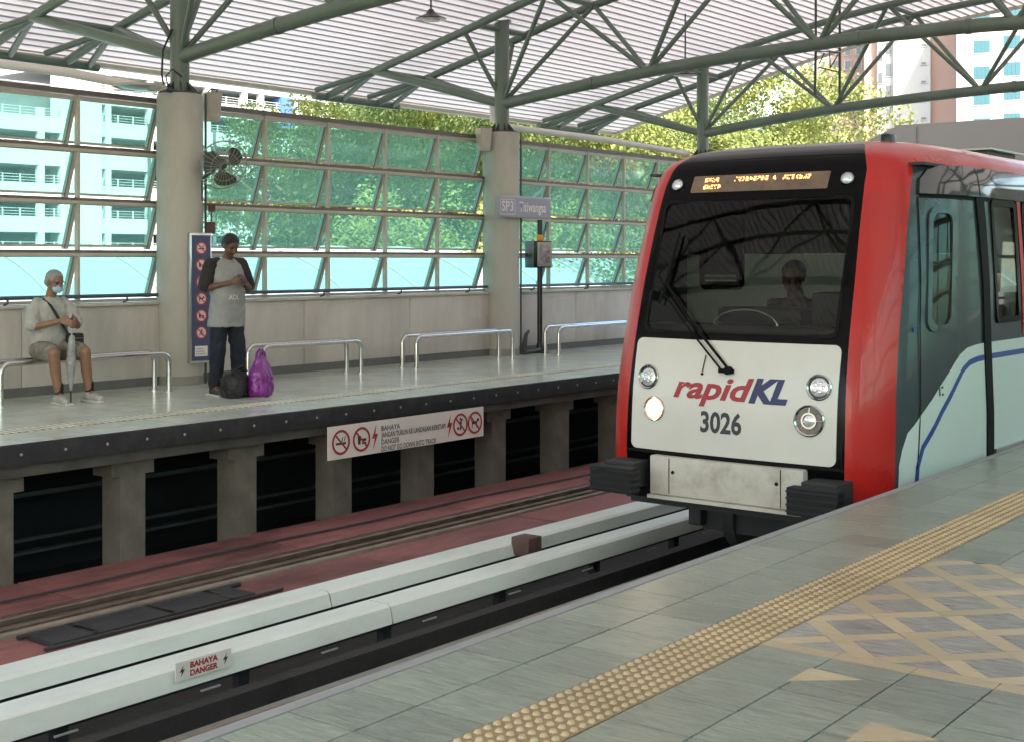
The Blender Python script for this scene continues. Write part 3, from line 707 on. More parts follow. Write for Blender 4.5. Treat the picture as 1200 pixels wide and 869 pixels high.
# hips on bottom chord
def bcz(x):
    if x > XC: x = 2*XC-x
    P = [(-12.9,3.84),(-10.25,4.12),(-7.65,4.25),(-6.4,4.27)]
    if x <= P[0][0]: return P[0][1]
    for i in range(3):
        if x <= P[i+1][0]:
            t = (x-P[i][0])/(P[i+1][0]-P[i][0]); p0 = P[max(i-1,0)]
            return P[i][1]*(1-t)+P[i+1][1]*t + t*(1-t)*.05
    return P[-1][1]
SP = .6
def truss(yc, label):
    t = empty('roof_truss', (XC, yc, 0), 0, label, 'truss', 'three-chord tubular roof trusses')
    def P(x, dy, z): return (x-XC, dy, z)
    xs = [XF+(XN-XF)*i/28 for i in range(29)]
    MB().tube([P(x, 0, bcz(x)) for x in xs], .088, M['pipe'], 16).build('bottom_chord', t, smooth=True)
    for x in (-11.2, -7.1, -5.7, -1.6):
        MB().tube([P(x-.03, 0, bcz(x-.03)), P(x+.03, 0, bcz(x+.03))], .098, M['pipe'], 16).build('chord_splice', t, smooth=True)
    xs = [-16.15+(19.5)*i/40 for i in range(41)]
    for s_ in (-1, 1):
        MB().tube([P(x, s_*SP, roofz(x)) for x in xs], .062, M['pipe'], 12).build('top_chord', t, smooth=True)
    nodes_b = [-12.9, -10.25, -7.65, -5.15, -2.55, .1]
    nodes_t = [-11.6, -9.0, -6.4, -3.8, -1.2]
    for s_ in (-1, 1):
        for i, xt in enumerate(nodes_t):
            for xb in (nodes_b[i], nodes_b[i+1]):
                MB().tube([P(xb, 0, bcz(xb)+.0), P(xt, s_*SP, roofz(xt))], .036, M['pipe'], 10).build('web_strut', t, smooth=True)
    for xt in nodes_t+[-12.9, .1]:
        MB().tube([P(xt, -SP, roofz(xt)), P(xt, SP, roofz(xt))], .04, M['pipe'], 10).build('cross_tie', t, smooth=True)
    for sx in (-1, 1):
        mx = (lambda x: x) if sx < 0 else (lambda x: 2*XC-x)
        for s_ in (-1, 1):
            MB().tube([P(mx(-12.9), 0, 3.84), P(mx(-15.0), s_*SP, roofz(-15.0))], .066, M['pipe'], 12).build('eave_strut', t, smooth=True)
            MB().tube([P(mx(-12.9), 0, 3.9), P(mx(-13.15), s_*SP, roofz(-13.15))], .036, M['pipe'], 10).build('web_strut', t, smooth=True)
            MB().tube([P(mx(-15.0), s_*SP, roofz(-15.0)), P(mx(-16.1), s_*SP*1.0+.35, roofz(-16.1)-.02)], .045, M['pipe'], 10).build('eave_lattice', t, smooth=True)
            MB().tube([P(mx(-15.0), s_*SP, roofz(-15.0)), P(mx(-15.9), s_*SP-.45, roofz(-15.9)-.02)], .045, M['pipe'], 10).build('eave_lattice', t, smooth=True)
        MB().tube([P(mx(-15.0), -SP, roofz(-15)), P(mx(-15.0), SP, roofz(-15))], .045, M['pipe'], 10).build('cross_tie', t, smooth=True)
        MB().tube([P(mx(-16.1), -SP-.3, roofz(-16.1)-.02), P(mx(-16.1), SP+.5, roofz(-16.1)-.02)], .06, M['pipe'], 12).build('cross_tie', t, smooth=True)
    return t
for yc, lb in zip(COLY, ['green tubular roof truss nearest overhead, out of view above', 'green tubular roof truss springing from the fan column', 'green tubular roof truss springing from the station sign column', 'green tubular roof truss farthest away, above the train roof']): truss(yc, lb)
# steel access frame hanging between trusses at right
fr = empty('hanging_bracket_frame', (0, 0, 0), 0, 'small dark steel frame hanging from the far truss above the train', 'frame')
def at(px, py, Y):
    a = -math.sin(R(38.1))+(px-600)/1580*math.cos(R(38.1)); b = math.cos(R(38.1))+(px-600)/1580*math.sin(R(38.1)); tt = Y/b
    return Vector((a*tt, Y, CAM_H-(py-305)/1580*tt))
def atd(px, py, d):
    r = (px-600)/1580*d; A_ = R(38.1)
    return Vector((-math.sin(A_)*d+math.cos(A_)*r, math.cos(A_)*d+math.sin(A_)*r, CAM_H-(py-305)/1580*d))
for a, b in [((956,58),(955,112)),((984,62),(984,112)),((958,60),(984,62)),((959,79),(984,85)),((966,62),(960,75)),((972,60),(973,80)),((973,80),(982,64))]:
    MB().tube([at(*a, 19.5), at(*b, 19.5)], .022 if a[0] in (956,984) and b[0] in (955,984) and a[1]+20 < b[1] else .010, M['pipe_dk'], 8).build('bar', fr)
for px in (956, 984):
    p = at(px, 60, 19.5); MB().tube([p, (p.x, p.y, roofz(p.x)+.1)], .02, M['pipe_dk'], 8).build('hanger_rod', fr)
# drain pipes
for yl, ya, xx, lb in [(22.3, 17.6, -13.9, 'white rain pipe under the far eave between the sign column and the train'), (10.1, 7.95, -13.9, 'pinkish white rain pipe under the eave left of the fan column')]:
    m = MB(); z = 3.66
    m.tube([(xx-.3, ya-.02, 4.1), (xx-.3, ya, 3.8), (xx-.2, ya+.06, 3.70), (xx, ya+.3, 3.66), (xx+.35, (ya+yl)/2, 3.60), (XF-.2, yl-.2, 3.46)], .055, M['white'], 12)
    tag(m.build('rain_pipe', smooth=True), lb, 'pipe')
# black cables at column 1
p0 = at(183, 108, 9.9)
m = MB(); m.tube([(-12.95, 9.93, 3.40), (-12.98, 9.9, 3.62), (-12.93, 9.88, 3.9), (-12.85, 9.95, 4.15)], .013, M['black'], 6); tag(m.build('cable'), 'black cable rising from the fan column beside its steel post', 'cable')
m = MB(); m.tube([(-12.9, 9.95, 3.42), (-12.93, 9.92, 3.6), (-12.85, 9.95, 3.68), (-12.8, 10.05, 3.6)], .010, M['black'], 6); tag(m.build('cable'), 'short looped black cable at the top of the fan column', 'cable')
# lights
def hang_lamp(px, py, Y, label):
    p = at(px, py, Y); t = empty('pendant_lamp', p, 0, label, 'lamp')
    m = MB(); m.lathe([(.005,.12),(.03,.12),(.07,.06),(.20,.0),(.195,-.01),(.02,.0)], M['black'], 20, caps=False); m.build('shade', t, smooth=True)
    m = MB(); m.lathe([(.12,-.004),(.10,-.03),(.0,-.035)], M['white'], 16); m.build('diffuser', t, smooth=True)
    m = MB(); m.tube([(0,0,.12),(0,0,roofz(p.x)+.1-p.z)], .012, M['black'], 6); m.build('drop_rod', t)
hang_lamp(505, 22, 13.0, 'black disc pendant lamp hanging from the roof at the top of the view')
hang_lamp(803, 88, 19.0, 'small dark pendant lamp hanging left of the farthest column post')
t = empty('bulkhead_lamp', (-12.86, 9.84, 3.38), 0, 'flat cream disc lamp on an arm at the top left of the fan column', 'lamp')
m = MB(); m.lathe([(.30,.02),(.29,.05),(.05,.08),(.0,.085)], M['cream'], 24, Matrix.Translation((.12,-.42,0))); m.lathe([(.0,-.02),(.2,-.01),(.30,.02)], M['lens'], 24, Matrix.Translation((.12,-.42,0)), caps=False); m.build('lamp_body', t, smooth=True)
MB().tube([(.1,-.2,.04),(.08,.05,.04)], .03, M['pipe_dk'], 8).build('arm', t)
def speaker(px, py, Y, label):
    p = at(px, py, Y); t = empty('wall_speaker', p, R(-25), label, 'speaker', 'cream box speakers on the columns'); t.scale = (.72, .72, .85)
    m = MB(); m.add([(-.08,-.13,-.2),(.08,-.11,-.2),(.08,.11,-.2),(-.08,.13,-.2),(-.10,-.15,.2),(.14,-.13,.2),(.14,.13,.2),(-.10,.15,.2)], [(0,3,2,1),(4,5,6,7),(0,1,5,4),(1,2,6,5),(2,3,7,6),(3,0,4,7)], M['cream']); m.build('cabinet', t)
    m = MB(); m.add([(.084,-.09,-.17),(.084,.09,-.17),(.140,.105,.17),(.140,-.105,.17)], [(0,1,2,3)], M['frame']); m.build('grille', t, fix=False)
    MB().tube([(-.2,0,.1),(-.09,0,.1)], .02, M['pipe_dk'], 8).build('bracket', t)
    MB().tube([(-.05,.05,.2),(-.02,.1,.26),(-.15,0,.27),(-.2,-.05,.2)], .01, M['black'], 6).build('cable', t)
speaker(249, 126, 10.55, 'cream box speaker high on the right side of the fan column')
speaker(567, 164, 15.8, 'cream box speaker high on the left side of the station sign column')

# ================================================================== BENCHES
def bench(ya, yb, label):
    t = empty('tube_bench', (-12.35, (ya+yb)/2, 0), 0, label, 'bench', 'stainless steel tube benches')
    hl = (yb-ya)/2
    for dx in (-.13, .13):
        pts = [(dx, -hl, 0)] + [(dx, -hl, .32)] + [(dx, -hl+.10*(1-math.cos(a)), .32+.10*math.sin(a)) for a in [R(22), R(45), R(68), R(90)]]
        pts += [(-p[0] if 0 else dx, -p[1], p[2]) for p in pts[::-1]]
        m = MB(); m.tube(pts, .029, M['steel'], 14); m.build('seat_tube', t, smooth=True)
    for y in (-hl*.55, hl*.55):
        MB().tube([(-.13, y, .42), (.13, y, .42)], .014, M['steel'], 8).build('spacer', t)
    for dx in (-.13, .13):
        for y in (-hl, hl): MB().lathe([(.05,0),(.05,.008),(.03,.010)], M['steel'], 14, Matrix.Translation((dx,y,0))).build('foot_plate', t)
bench(7.38, 9.42, 'stainless tube bench with the seated old man on it')
bench(10.78, 12.44, 'stainless tube bench behind the standing man and his bags')
bench(13.5, 15.6, 'empty stainless tube bench left of the station sign column')
bench(16.75, 19.6, 'empty stainless tube bench right of the station sign column behind the black pole')

# ================================================================== COLUMN SIGN BOARD, FAN
sb = empty('prohibition_board', (-12.56, 10.14, .25), R(-6), 'tall navy board with a column of red prohibition circles on the fan column', 'sign')
m = MB(); m.cbox((-.07, -.145, 0), (.0, .145, 1.52), .008, M['steel']); m.build('casing', sb, smooth=True)
m = MB(); m.box((.0005, -.125, .03), (.004, .125, 1.49), M['sign_navy']); m.build('face', sb)
for i, kd in enumerate(['smoke','drink','litter','pet','drink','climb']):
    cz = 1.34-.197*i; m = MB(); f = lambda e: plane_map((.004+e, 0, cz), (0,1,0), (0,0,1))
    disc_mb(m, f(.001), 0, 0, .075, M['pink']); prohib(m, f(.002), f(.002), f(.003), 0, 0, .075, kd, M['sign_red'], M['ink']); m.build('prohibition_symbol', sb, fix=False)
m = MB(); m.box((.0042, -.085, .08), (.006, .085, .20), M['white']); m.build('notice_panel', sb)
for i in range(3): m = MB(); m.box((.0062, -.07, .105+i*.028), (.0068, .06-.02*i, .115+i*.028), M['lilac']); m.build('notice_line', sb)

fan = empty('wall_fan', (-12.62, 10.28, 2.50), 0, 'green-grey caged wall fan on the right side of the concrete column', 'fan')
M['fan'] = mat('fan_metal', (.06,.07,.052), .45, var=.1); M['cage'] = mat('fan_cage', (.30,.31,.28), .4, metal=.3)
fd = Vector((.85, -.30, -.34)).normalized(); Q = fd.to_track_quat('Z', 'Y').to_matrix().to_4x4()
FC = Matrix.Translation((.24, .03, .06)) @ Q
m = MB(); m.lathe([(.0,-.17),(.06,-.165),(.075,-.12),(.07,-.03),(.03,0.0),(.03,.04)], M['fan'], 20, FC, caps=False); m.build('motor', fan, smooth=True)
m = MB(); m.tube([FC @ Vector((0,0,-.12)), Vector((-.02,.08,-.02)), Vector((-.06,-.04,-.1)), Vector((-.06,-.04,-.35))], .02, M['fan'], 8); m.build('arm', fan, smooth=True)
m = MB()
for k in range(28):
    a = PI2*k/28
    pts = [FC @ Vector((rr*math.cos(a), rr*math.sin(a), zz)) for rr, zz in [(.05,.085),(.17,.08),(.27,.04),(.292,.0),(.265,-.05),(.12,-.085)]]
    m.tube(pts, .0035, M['cage'], 4, cap=False)
for rr, zz in [(.292,.0),(.17,.08),(.05,.085),(.16,-.078)]:
    m.tube([FC @ Vector((rr*math.cos(PI2*k/32), rr*math.sin(PI2*k/32), zz)) for k in range(33)], .009 if rr > .2 else .004, M['cage'], 6, cap=False)
m.build('cage', fan)
for b_ in range(3):
    m = MB(); vs = []; fs = []
    a0 = PI2*b_/3+.5
    for i in range(6):
        r = .04+.21*i/5; wd = [.5,.85,1.1,1.2,1.1,.8][i]
        for j in range(7):
            a = a0+(j/6-.5)*wd*1.15+.35*i/5; vs.append(FC @ Vector((r*math.cos(a), r*math.sin(a), .03+.035*(j/6-.5)*2)))
    for i in range(5):
        for j in range(6): fs.append((i*7+j, i*7+j+1, (i+1)*7+j+1, (i+1)*7+j))
    vs2 = [v - (FC.to_3x3() @ Vector((0,0,.004))) for v in vs]; n = len(vs)
    m.add(vs+vs2, fs+[tuple(n+i for i in f)[::-1] for f in fs], M['fan']); m.build('blade', fan, smooth=True, fix=False)
m = MB(); m.lathe([(.035,-.0),(.035,.05),(.02,.06),(0,.062)], M['fan'], 16, FC); m.build('hub', fan, smooth=True)
for i, z in enumerate((2.02, 1.93)):
    pass
tg = empty('switch_box', (-12.63, 10.30, 2.02), 0, 'small brown switch boxes under the wall fan on the column', 'switch')
part('box', (0,0,0), (.05,.07,.09), M['bracket'], tg, .006); part('box', (0,-.05,-.26), (.06,.06,-.12), M['bracket'], tg, .006)
MB().tube([(.02,.03,0),(.02,.03,-.13)], .01, M['black'], 6).build('cable', tg)

# ================================================================== STATION NAME SIGN AND MONITOR POLE
sp = empty('monitor_pole', (-12.72, 16.93, 0), 0, 'slim black pole with a driver monitor box and orange beacon near the sign column', 'pole')
m = MB(); m.tube([(0,0,0),(0,0,2.08)], .042, M['black'], 16); m.build('pole', sp, smooth=True)
m = MB(); m.lathe([(.15,0),(.15,.012),(.06,.03),(.052,.14),(.042,.15)], M['black'], 20); m.build('base_flange', sp, smooth=True)
mb_ = empty('monitor_box', (.0, 0, 1.33), R(-22), parent=sp)
m = MB(); m.cbox((-.14, -.19, 0), (.13, .14, .42), .008, M['black']); m.build('housing', mb_, smooth=True)
m = MB(); m.cbox((.132, -.13, .02), (.145, .135, .40), .004, M['cage']); m.build('bezel', mb_, smooth=True)
M['mon'] = mat('monitor_picture', (.5,.42,.44), .3, var=.6, vs=9, col2=(.12,.10,.12))
m = MB(); m.box((.146, -.08, .07), (.149, .09, .36), M['mon']); m.build('screen', mb_)
m = MB(); m.lathe([(.045,0),(.05,.02),(.045,.09),(.02,.115),(0,.12)], M['amber'], 16, Matrix.Translation((0,0,1.755))); m.build('beacon', sp, smooth=True)
ns = empty('station_sign', (-12.55, 16.93, 2.09), R(-1), 'lilac station name sign reading SP3 Titiwangsa beside the second column', 'sign')
m = MB(); m.cbox((-.03, -1.27, 0), (.03, .02, .33), .006, M['cage']); m.build('frame', ns, smooth=True)
m = MB(); m.box((.0305, -1.245, .025), (.034, -.005, .305), M['lilac']); m.build('face', ns)
f = plane_map((.036, -.62, .10), (0,1,0), (0,0,1))
text_obj('lettering', 'SP3', .21, M['white'], ns, lambda u, v: f(u-.43, v), .002, 0, .27)
text_obj('lettering', 'Titiwangsa', .21, M['white'], ns, lambda u, v: f(u+.18, v), .003, 0, .66)
m = MB()
for a, b in [((-.60,-.05),(-.60,.17)),((-.60,.17),(-.255,.17)),((-.255,.17),(-.255,-.05)),((-.255,-.05),(-.60,-.05))]: bar_mb(m, f, a, b, .008, M['white'])
m.build('code_border', ns, fix=False)
m = MB(); m.box((-.2,-.03,.05),(-.03,.0,.28), M['black']); m.build('mount', ns)
# wheel-clamp like floor bracket left of the pole
fb = empty('floor_guard', (-12.72, 16.55, 0), 0, 'low dark curved metal guard at the foot of the black pole', 'guard')
m = MB(); m.tube([(.06,-.08,.0),(.06,-.09,.16),(.06,-.05,.30),(.06,.02,.36)], .03, M['pipe_dk'], 8, radii=[.035,.04,.03,.02]); m.build('horn', fb, smooth=True)
m = MB(); m.tube([(.06,-.08,.04),(.06,.1,.04),(.06,.3,.06)], .035, M['pipe_dk'], 8); m.build('foot_bar', fb, smooth=True)
# ================================================================== TRAIN
TX = -4.75
OUT = [(0,-.04),(.3,-.035),(.6,-.02),(.82,-.003),(.86,0),(.95,.035),(1.02,.09),(1.08,.15),(1.155,.28),(1.215,.42),(1.262,.62),(1.295,.85),(1.325,1.3),(1.3251,20)]
FZ = [(-.6,8.6),(-.3,8.60),(.04,8.58),(.5,8.61),(.86,8.68),(1.29,8.8),(1.67,8.92),(2.0,9.04),(2.2,9.16),(2.28,9.3),(2.34,9.55),(2.38,9.9),(2.4,10.6)]
WZ = [(-.6,.97),(-.3,.985),(0,1),(.3,1),(.8,.985),(1.3,.975),(1.9,.945),(2.1,.93),(2.2,.89),(2.28,.81),(2.34,.68),(2.38,.5),(2.4,.3)]
def it(T, x):
    if x <= T[0][0]: return T[0][1]
    for a, b in zip(T, T[1:]):
        if x <= b[0]: return a[1]+(b[1]-a[1])*(x-a[0])/(b[0]-a[0])
    return T[-1][1]
def sm(T, x, e):   # smoothed table: average of neighbours rounds off the kinks
    return (it(T, x-e)+2*it(T, x)+it(T, x+e))/4
INV = [(d, h) for h, d in OUT]
fz = lambda z: sm(FZ, z, .03) if z > 2.1 else sm(FZ, z, .12)
wz = lambda z: it(WZ, z) if z > 2.25 else sm(WZ, z, .04)
def fpt(h, z, off=0):      # a point of the nose: h across from the centre line
    s = 1 if h >= 0 else -1
    d = it(OUT, abs(h)/wz(z))
    # outward direction approximated from the plan outline
    d2 = it(OUT, min(1.32, abs(h)/wz(z)+.02)); sl_ = (d2-d)/.02
    n = Vector((s*sl_, -1, .25*0)).normalized()
    return Vector((TX+h, fz(z)+d, z)) + n*off
def spt(y, z, off=0, s=1):  # a point of the car side
    h = it(INV, y-fz(z))*wz(z)
    return Vector((TX+s*(h+off), y-(off*.25 if y < 9.6 else 0), z))
LEN = 24.0
train = empty('light_rail_train', (TX, 9.0, -.9), 0, 'red, white and grey light rail train numbered 3026 standing at the near platform', 'train')
inv = Matrix.Translation((-TX, -9.0, .9))
def tb(m, name, parent=train, smooth=False, fix=True):
    m.v = [tuple(inv @ Vector(v)) for v in m.v]
    return m.build(name, parent, smooth=smooth, fix=fix)
# shell
hs = [0,.15,.3,.45,.6,.72,.80,.84,.88,.92,.96,1.0,1.04,1.07,1.10,1.138,1.17,1.20,1.23,1.25,1.27,1.285,1.3,1.3125,1.325]
zs = [-.32,-.2,-.1,.0,.04,.2,.35,.5,.65,.8,.87,.95,1.05,1.15,1.29,1.4,1.5,1.6,1.7,1.8,1.9,1.95,2.0,2.05,2.1,2.14,2.17,2.2,2.225,2.25,2.27,2.29,2.31,2.33,2.345,2.36,2.37,2.38,2.39,2.4]
ys = [10.2, 10.8, 12, 14, 17, 20, LEN]
bm = bmesh.new(); grid = []
for z in zs:
    row = []
    W = wz(z); F = fz(z)
    right = [(TX+h*W, F+it(OUT, h), z) for h in hs] + [(TX+1.3251*W, max(F+1.32, F+1.3+(y-10)), z) for y in ys]
    left = [(2*TX-x, y, z_) for x, y, z_ in right[1:]][::-1]
    row = [bm.verts.new(p) for p in left+right]; grid.append(row)
nr = len(grid[0])
for a, b in zip(grid, grid[1:]):
    for i in range(nr-1): bm.faces.new((a[i], a[i+1], b[i+1], b[i]))
# roof deck closes the top ring
top = grid[-1]
for i in range(nr//2): 
    try: bm.faces.new((top[i], top[i+1], top[nr-2-i], top[nr-1-i]))
    except Exception: pass
def cut(co, no): bmesh.ops.bisect_plane(bm, geom=bm.verts[:]+bm.edges[:]+bm.faces[:], plane_co=co, plane_no=no, dist=1e-5)
GW, GZ0, GZ1 = .775, .92, 1.90
cut((TX-GW,0,0), (1,0,0)); cut((TX+GW,0,0), (1,0,0)); cut((0,0,GZ0), (0,0,1)); cut((0,0,GZ1), (0,0,1))
swin = [(9.24,9.52,.98,1.80), (10.42,10.92,1.0,1.88)] + [(y, y+1.5, 1.0, 1.88) for y in (12.0, 14.0, 18.4, 20.4)] + [(16.1,16.6,1.0,1.88),(16.9,17.4,1.0,1.88),(11.15,11.65,1.0,1.88)]
for a, b, c, d in swin:
    k_ = .22 if a < 10 else 0
    cut((0,a,.98), (0,1,-k_)); cut((0,b,.98), (0,1,-k_))
for z in (.98, 1.0, 1.80, 1.88): cut((0,0,z), (0,0,1))
dele = []
mats = [M['t_black'], M['t_red'], M['t_grey'], M['t_roof'], M['t_seam']]
for f in bm.faces:
    c = f.calc_center_median(); h = abs(c.x-TX); fr_ = c.y < fz(c.z)+.2
    if fr_ and h < GW and GZ0 < c.z < GZ1 and c.y < 9.35: dele.append(f); continue
    kill = False
    if h > .9 and c.y > 9.2:
        for a, b, z0, z1 in swin:
            k_ = .22*(c.z-.98) if a < 10 else 0
            if a+k_ < c.y < b+k_ and z0 < c.z < z1: kill = True
    if kill: dele.append(f); continue
    hh = h/wz(c.z); d = c.y-fz(c.z)
    if c.z > 2.14:
        if hh < .88 and d < .25 and c.z < 2.3: f.material_index = 0
        elif c.z > 2.335 and c.y > 10.2: f.material_index = 3
        else: f.material_index = 1
        if c.z >= 2.3 and hh < .88: f.material_index = 3
    elif hh < .88 and d < .05: f.material_index = 0
    elif d < .249: f.material_index = 1
    else: f.material_index = 2
bmesh.ops.delete(bm, geom=dele, context='FACES')
bmesh.ops.recalc_face_normals(bm, faces=bm.faces[:])
bm.transform(inv)
me = bpy.data.meshes.new('car_body'); bm.to_mesh(me); bm.free()
for m_ in mats: me.materials.append(m_)
me.polygons.foreach_set('use_smooth', [True]*len(me.polygons)); me.set_sharp_from_angle(angle=R(50))
link('car_body', me, train)
def decal(name, polys, fn, mt, us, vs_, parent=train, thick=0, smooth=True):
    """flat outline(s) in (u, v) laid on the body by fn, cut finely enough to follow it"""
    b = bmesh.new()
    for poly in polys: b.faces.new([b.verts.new((p[0], p[1], 0)) for p in poly])
    for u in us: bmesh.ops.bisect_plane(b, geom=b.verts[:]+b.edges[:]+b.faces[:], plane_co=(u,0,0), plane_no=(1,0,0), dist=1e-5)
    for v in vs_: bmesh.ops.bisect_plane(b, geom=b.verts[:]+b.edges[:]+b.faces[:], plane_co=(0,v,0), plane_no=(0,1,0), dist=1e-5)
    bmesh.ops.triangulate(b, faces=b.faces[:])
    if thick:
        r = bmesh.ops.extrude_face_region(b, geom=b.faces[:])
        nv = [g for g in r['geom'] if isinstance(g, bmesh.types.BMVert)]
        for v in b.verts: v.co.z = 0
        for v in nv: v.co.z = thick
    for v in b.verts: v.co = inv @ fn(v.co.x, v.co.y, v.co.z)
    bmesh.ops.recalc_face_normals(b, faces=b.faces[:])
    me = bpy.data.meshes.new(name); b.to_mesh(me); b.free(); me.materials.append(mt)
    if smooth: me.polygons.foreach_set('use_smooth', [True]*len(me.polygons)); me.set_sharp_from_angle(angle=R(35))
    return link(name, me, parent)
def rrect(x0, y0, x1, y1, r, n=6):
    P = []
    for cx, cy, a0 in [(x1-r,y0+r,-90),(x1-r,y1-r,0),(x0+r,y1-r,90),(x0+r,y0+r,180)]:
        for k in range(n+1): a = R(a0+90*k/n); P.append((cx+r*math.cos(a), cy+r*math.sin(a)))
    return P
FU = [x/10 for x in range(-13, 14)]+[-.86,-.82,.82,.86]; FV = [x*.1 for x in range(-3, 24)]
fof = lambda o: (lambda u, v, w_: fpt(u, v, o+w_))
sof = lambda o: (lambda u, v, w_: spt(u, v, o+w_, 1))
sofl = lambda o: (lambda u, v, w_: spt(u, v, o+w_, -1))
decal('front_panel', [rrect(-.825,.045,.825,.865,.05)], fof(.002), M['t_white'], FU, FV, thick=.010)
decal('panel_seam', [[(-.875,.018),(.875,.018),(.875,.038),(-.875,.038)]], fof(.002), M['t_seam'], FU, FV, thick=.003)
# windscreen
decal('windscreen', [[(-GW,GZ0),(GW,GZ0),(GW,GZ1),(-GW,GZ1)]], fof(-.004), M['screen'], FU, FV)
gas = []
P0 = rrect(-GW+.012,GZ0+.012,GW-.012,GZ1-.012,.05); P1 = rrect(-GW-.012,GZ0-.012,GW+.012,GZ1+.012,.06)
decal('windscreen_gasket', [[P1[i],P1[(i+1)%len(P1)],P0[(i+1)%len(P0)],P0[i]] for i in range(len(P0))], fof(.002), M['t_seam'], [], [], thick=.006)
# destination display and marker lamps
dd = decal('destination_display', [rrect(-.57,1.965,.56,2.095,.012)], fof(.002), M['disp'], FU, FV, thick=.003)
def led_text(s, u0, v0, w_, h):
    pass
random.seed(3)
bml = MB(); u = -.46
for word, v, u0, cnt in [(4, 2.045, -.46, 4), (9, 2.045, -.20, 9), (1, 2.045, .12, 1), (7, 2.045, .20, 7), (5, 1.992, -.46, 5)]:
    for k in range(cnt):
        for i in range(3):
            for j in range(4):
                if random.random() < .62:
                    uu = u0+k*.032+i*.008; vv = v+j*.0085
                    bml.add([inv @ fpt(uu+a, vv+b, .0065) for a, b in ((0,0),(.0055,0),(.0055,.0055),(0,.0055))], [(0,1,2,3)], M['led'])
tag(bml.build('led_text', dd, fix=False), kind='stuff')
def lamp(h, z, r, name, kind):
    c = inv @ fpt(h, z, .012); nrm = (fpt(h, z, .1)-fpt(h, z, 0)).normalized()
    up_ = (fpt(h, z+.05)-fpt(h, z-.05)).normalized(); nrm = (nrm - up_*nrm.dot(up_)).normalized()
    Mx = Matrix.Translation(c) @ nrm.to_track_quat('Z', 'Y').to_matrix().to_4x4()
    q = MB(); q.lathe([(r,-.01),(r,.008),(r*.93,.014),(r*.84,.006),(r*.84,-.002)], M['chrome'] if kind != 'black' else M['t_black'], 32, Mx, caps=False)
    o = q.build(name, train, smooth=True)
    q = MB()
    if kind == 'lit':
        q.lathe([(r*.84,.0),(r*.66,.008),(r*.62,.009)], M['lit2'], 28, Mx, caps=False); q.lathe([(r*.62,.009),(r*.4,.014),(0,.017)], M['lit'], 28, Mx, caps=False); q.build('lens', o, smooth=True)
    elif kind == 'ring':
        q.lathe([(r*.84,.002),(r*.0,.002)], M['t_dark_lens'], 28, Mx, caps=False); q.build('lens', o, smooth=True)
        q = MB(); q.lathe([(r*.50,.003),(r*.50,.014),(r*.40,.014),(r*.40,.004)], M['chrome'], 28, Mx, caps=False); q.build('inner_ring', o, smooth=True)
        for a in (0, 1.57, 3.14, 4.71, .8, 3.9):
            q = MB(); q.tube([Mx @ Vector((r*.5*math.cos(a), r*.5*math.sin(a), .006)), Mx @ Vector((r*.8*math.cos(a), r*.8*math.sin(a), .004))], .003, M['chrome'], 5); q.build('rib', o)
        q = MB(); q.lathe([(r*.38,.003),(r*.2,.010),(0,.013)], M['lens'], 20, Mx, caps=False); q.build('bulb', o, smooth=True)
    elif kind == 'round':
        q.lathe([(r*.84,.0),(r*.72,-.0),(r*.70,.004)], M['ink'], 28, Mx, caps=False)
        q.lathe([(r*.70,.003),(r*.4,.012),(0,.017)], M['lens'], 28, Mx, caps=False); q.build('lens', o, smooth=True)
        for k in range(5):
            a = k*1.256; q = MB(); q.lathe([(r*.16,.012),(r*.13,.019),(0,.021)], M['chrome'], 10, Mx @ Matrix.Translation((r*.34*math.cos(a), r*.34*math.sin(a), 0))); q.build('reflector', o, smooth=True)
    else:
        q.lathe([(r*.86,.0),(r*.6,.018),(0,.026)], M['lens'], 24, Mx, caps=False); q.build('lens', o, smooth=True)
    return o
M['t_dark_lens'] = mat('dark_lens', (.13,.12,.12), .18, metal=.4, var=.3, vs=30)
tag(lamp(-.69, .578, .092, 'marker_lamp', 'round'), 'upper lamp on the left of the cream panel'); tag(lamp(.69, .578, .092, 'marker_lamp', 'round'), 'upper lamp on the right of the cream panel')
tag(lamp(-.62, .348, .092, 'headlight', 'lit'), 'lit headlight glowing warm white'); tag(lamp(.63, .348, .112, 'headlight', 'ring'), 'unlit headlight with a chrome inner ring')
lamp(-.70, 2.03, .050, 'top_lamp', 'plain'); lamp(.70, 2.03, .050, 'top_lamp', 'plain')
# lettering
def ftext(name, s_, size, mt, hc, zb_, width, bold, shear=0):
    b, (a, c) = text_poly(s_, size, bold, shear)
    for x in FU: bmesh.ops.bisect_plane(b, geom=b.verts[:]+b.edges[:]+b.faces[:], plane_co=(x/(width/(c-a))-hc/(width/(c-a))+(a+c)/2,0,0), plane_no=(1,0,0), dist=1e-6)
    k = width/(c-a)
    for v in b.verts: v.co = inv @ fpt(hc+(v.co.x-(a+c)/2)*k, zb_+v.co.y, .0145)
    me = bpy.data.meshes.new(name); b.to_mesh(me); b.free(); me.materials.append(mt); return link(name, me, train)
M['t_logo_red'] = mat('logo_red', (.33,.008,.015), .4); M['t_logo_navy'] = mat('logo_navy', (.008,.014,.09), .4)
ftext('lettering_rapid', 'rapid', .225, M['t_logo_red'], -.125, .452, .66, .0065, .3)
ftext('lettering_kl', 'KL', .225, M['t_logo_navy'], .318, .452, .30, .012, .32)
ftext('fleet_number', '3026', .205, M['ink'], -.045, .215, .335, .006, 0)
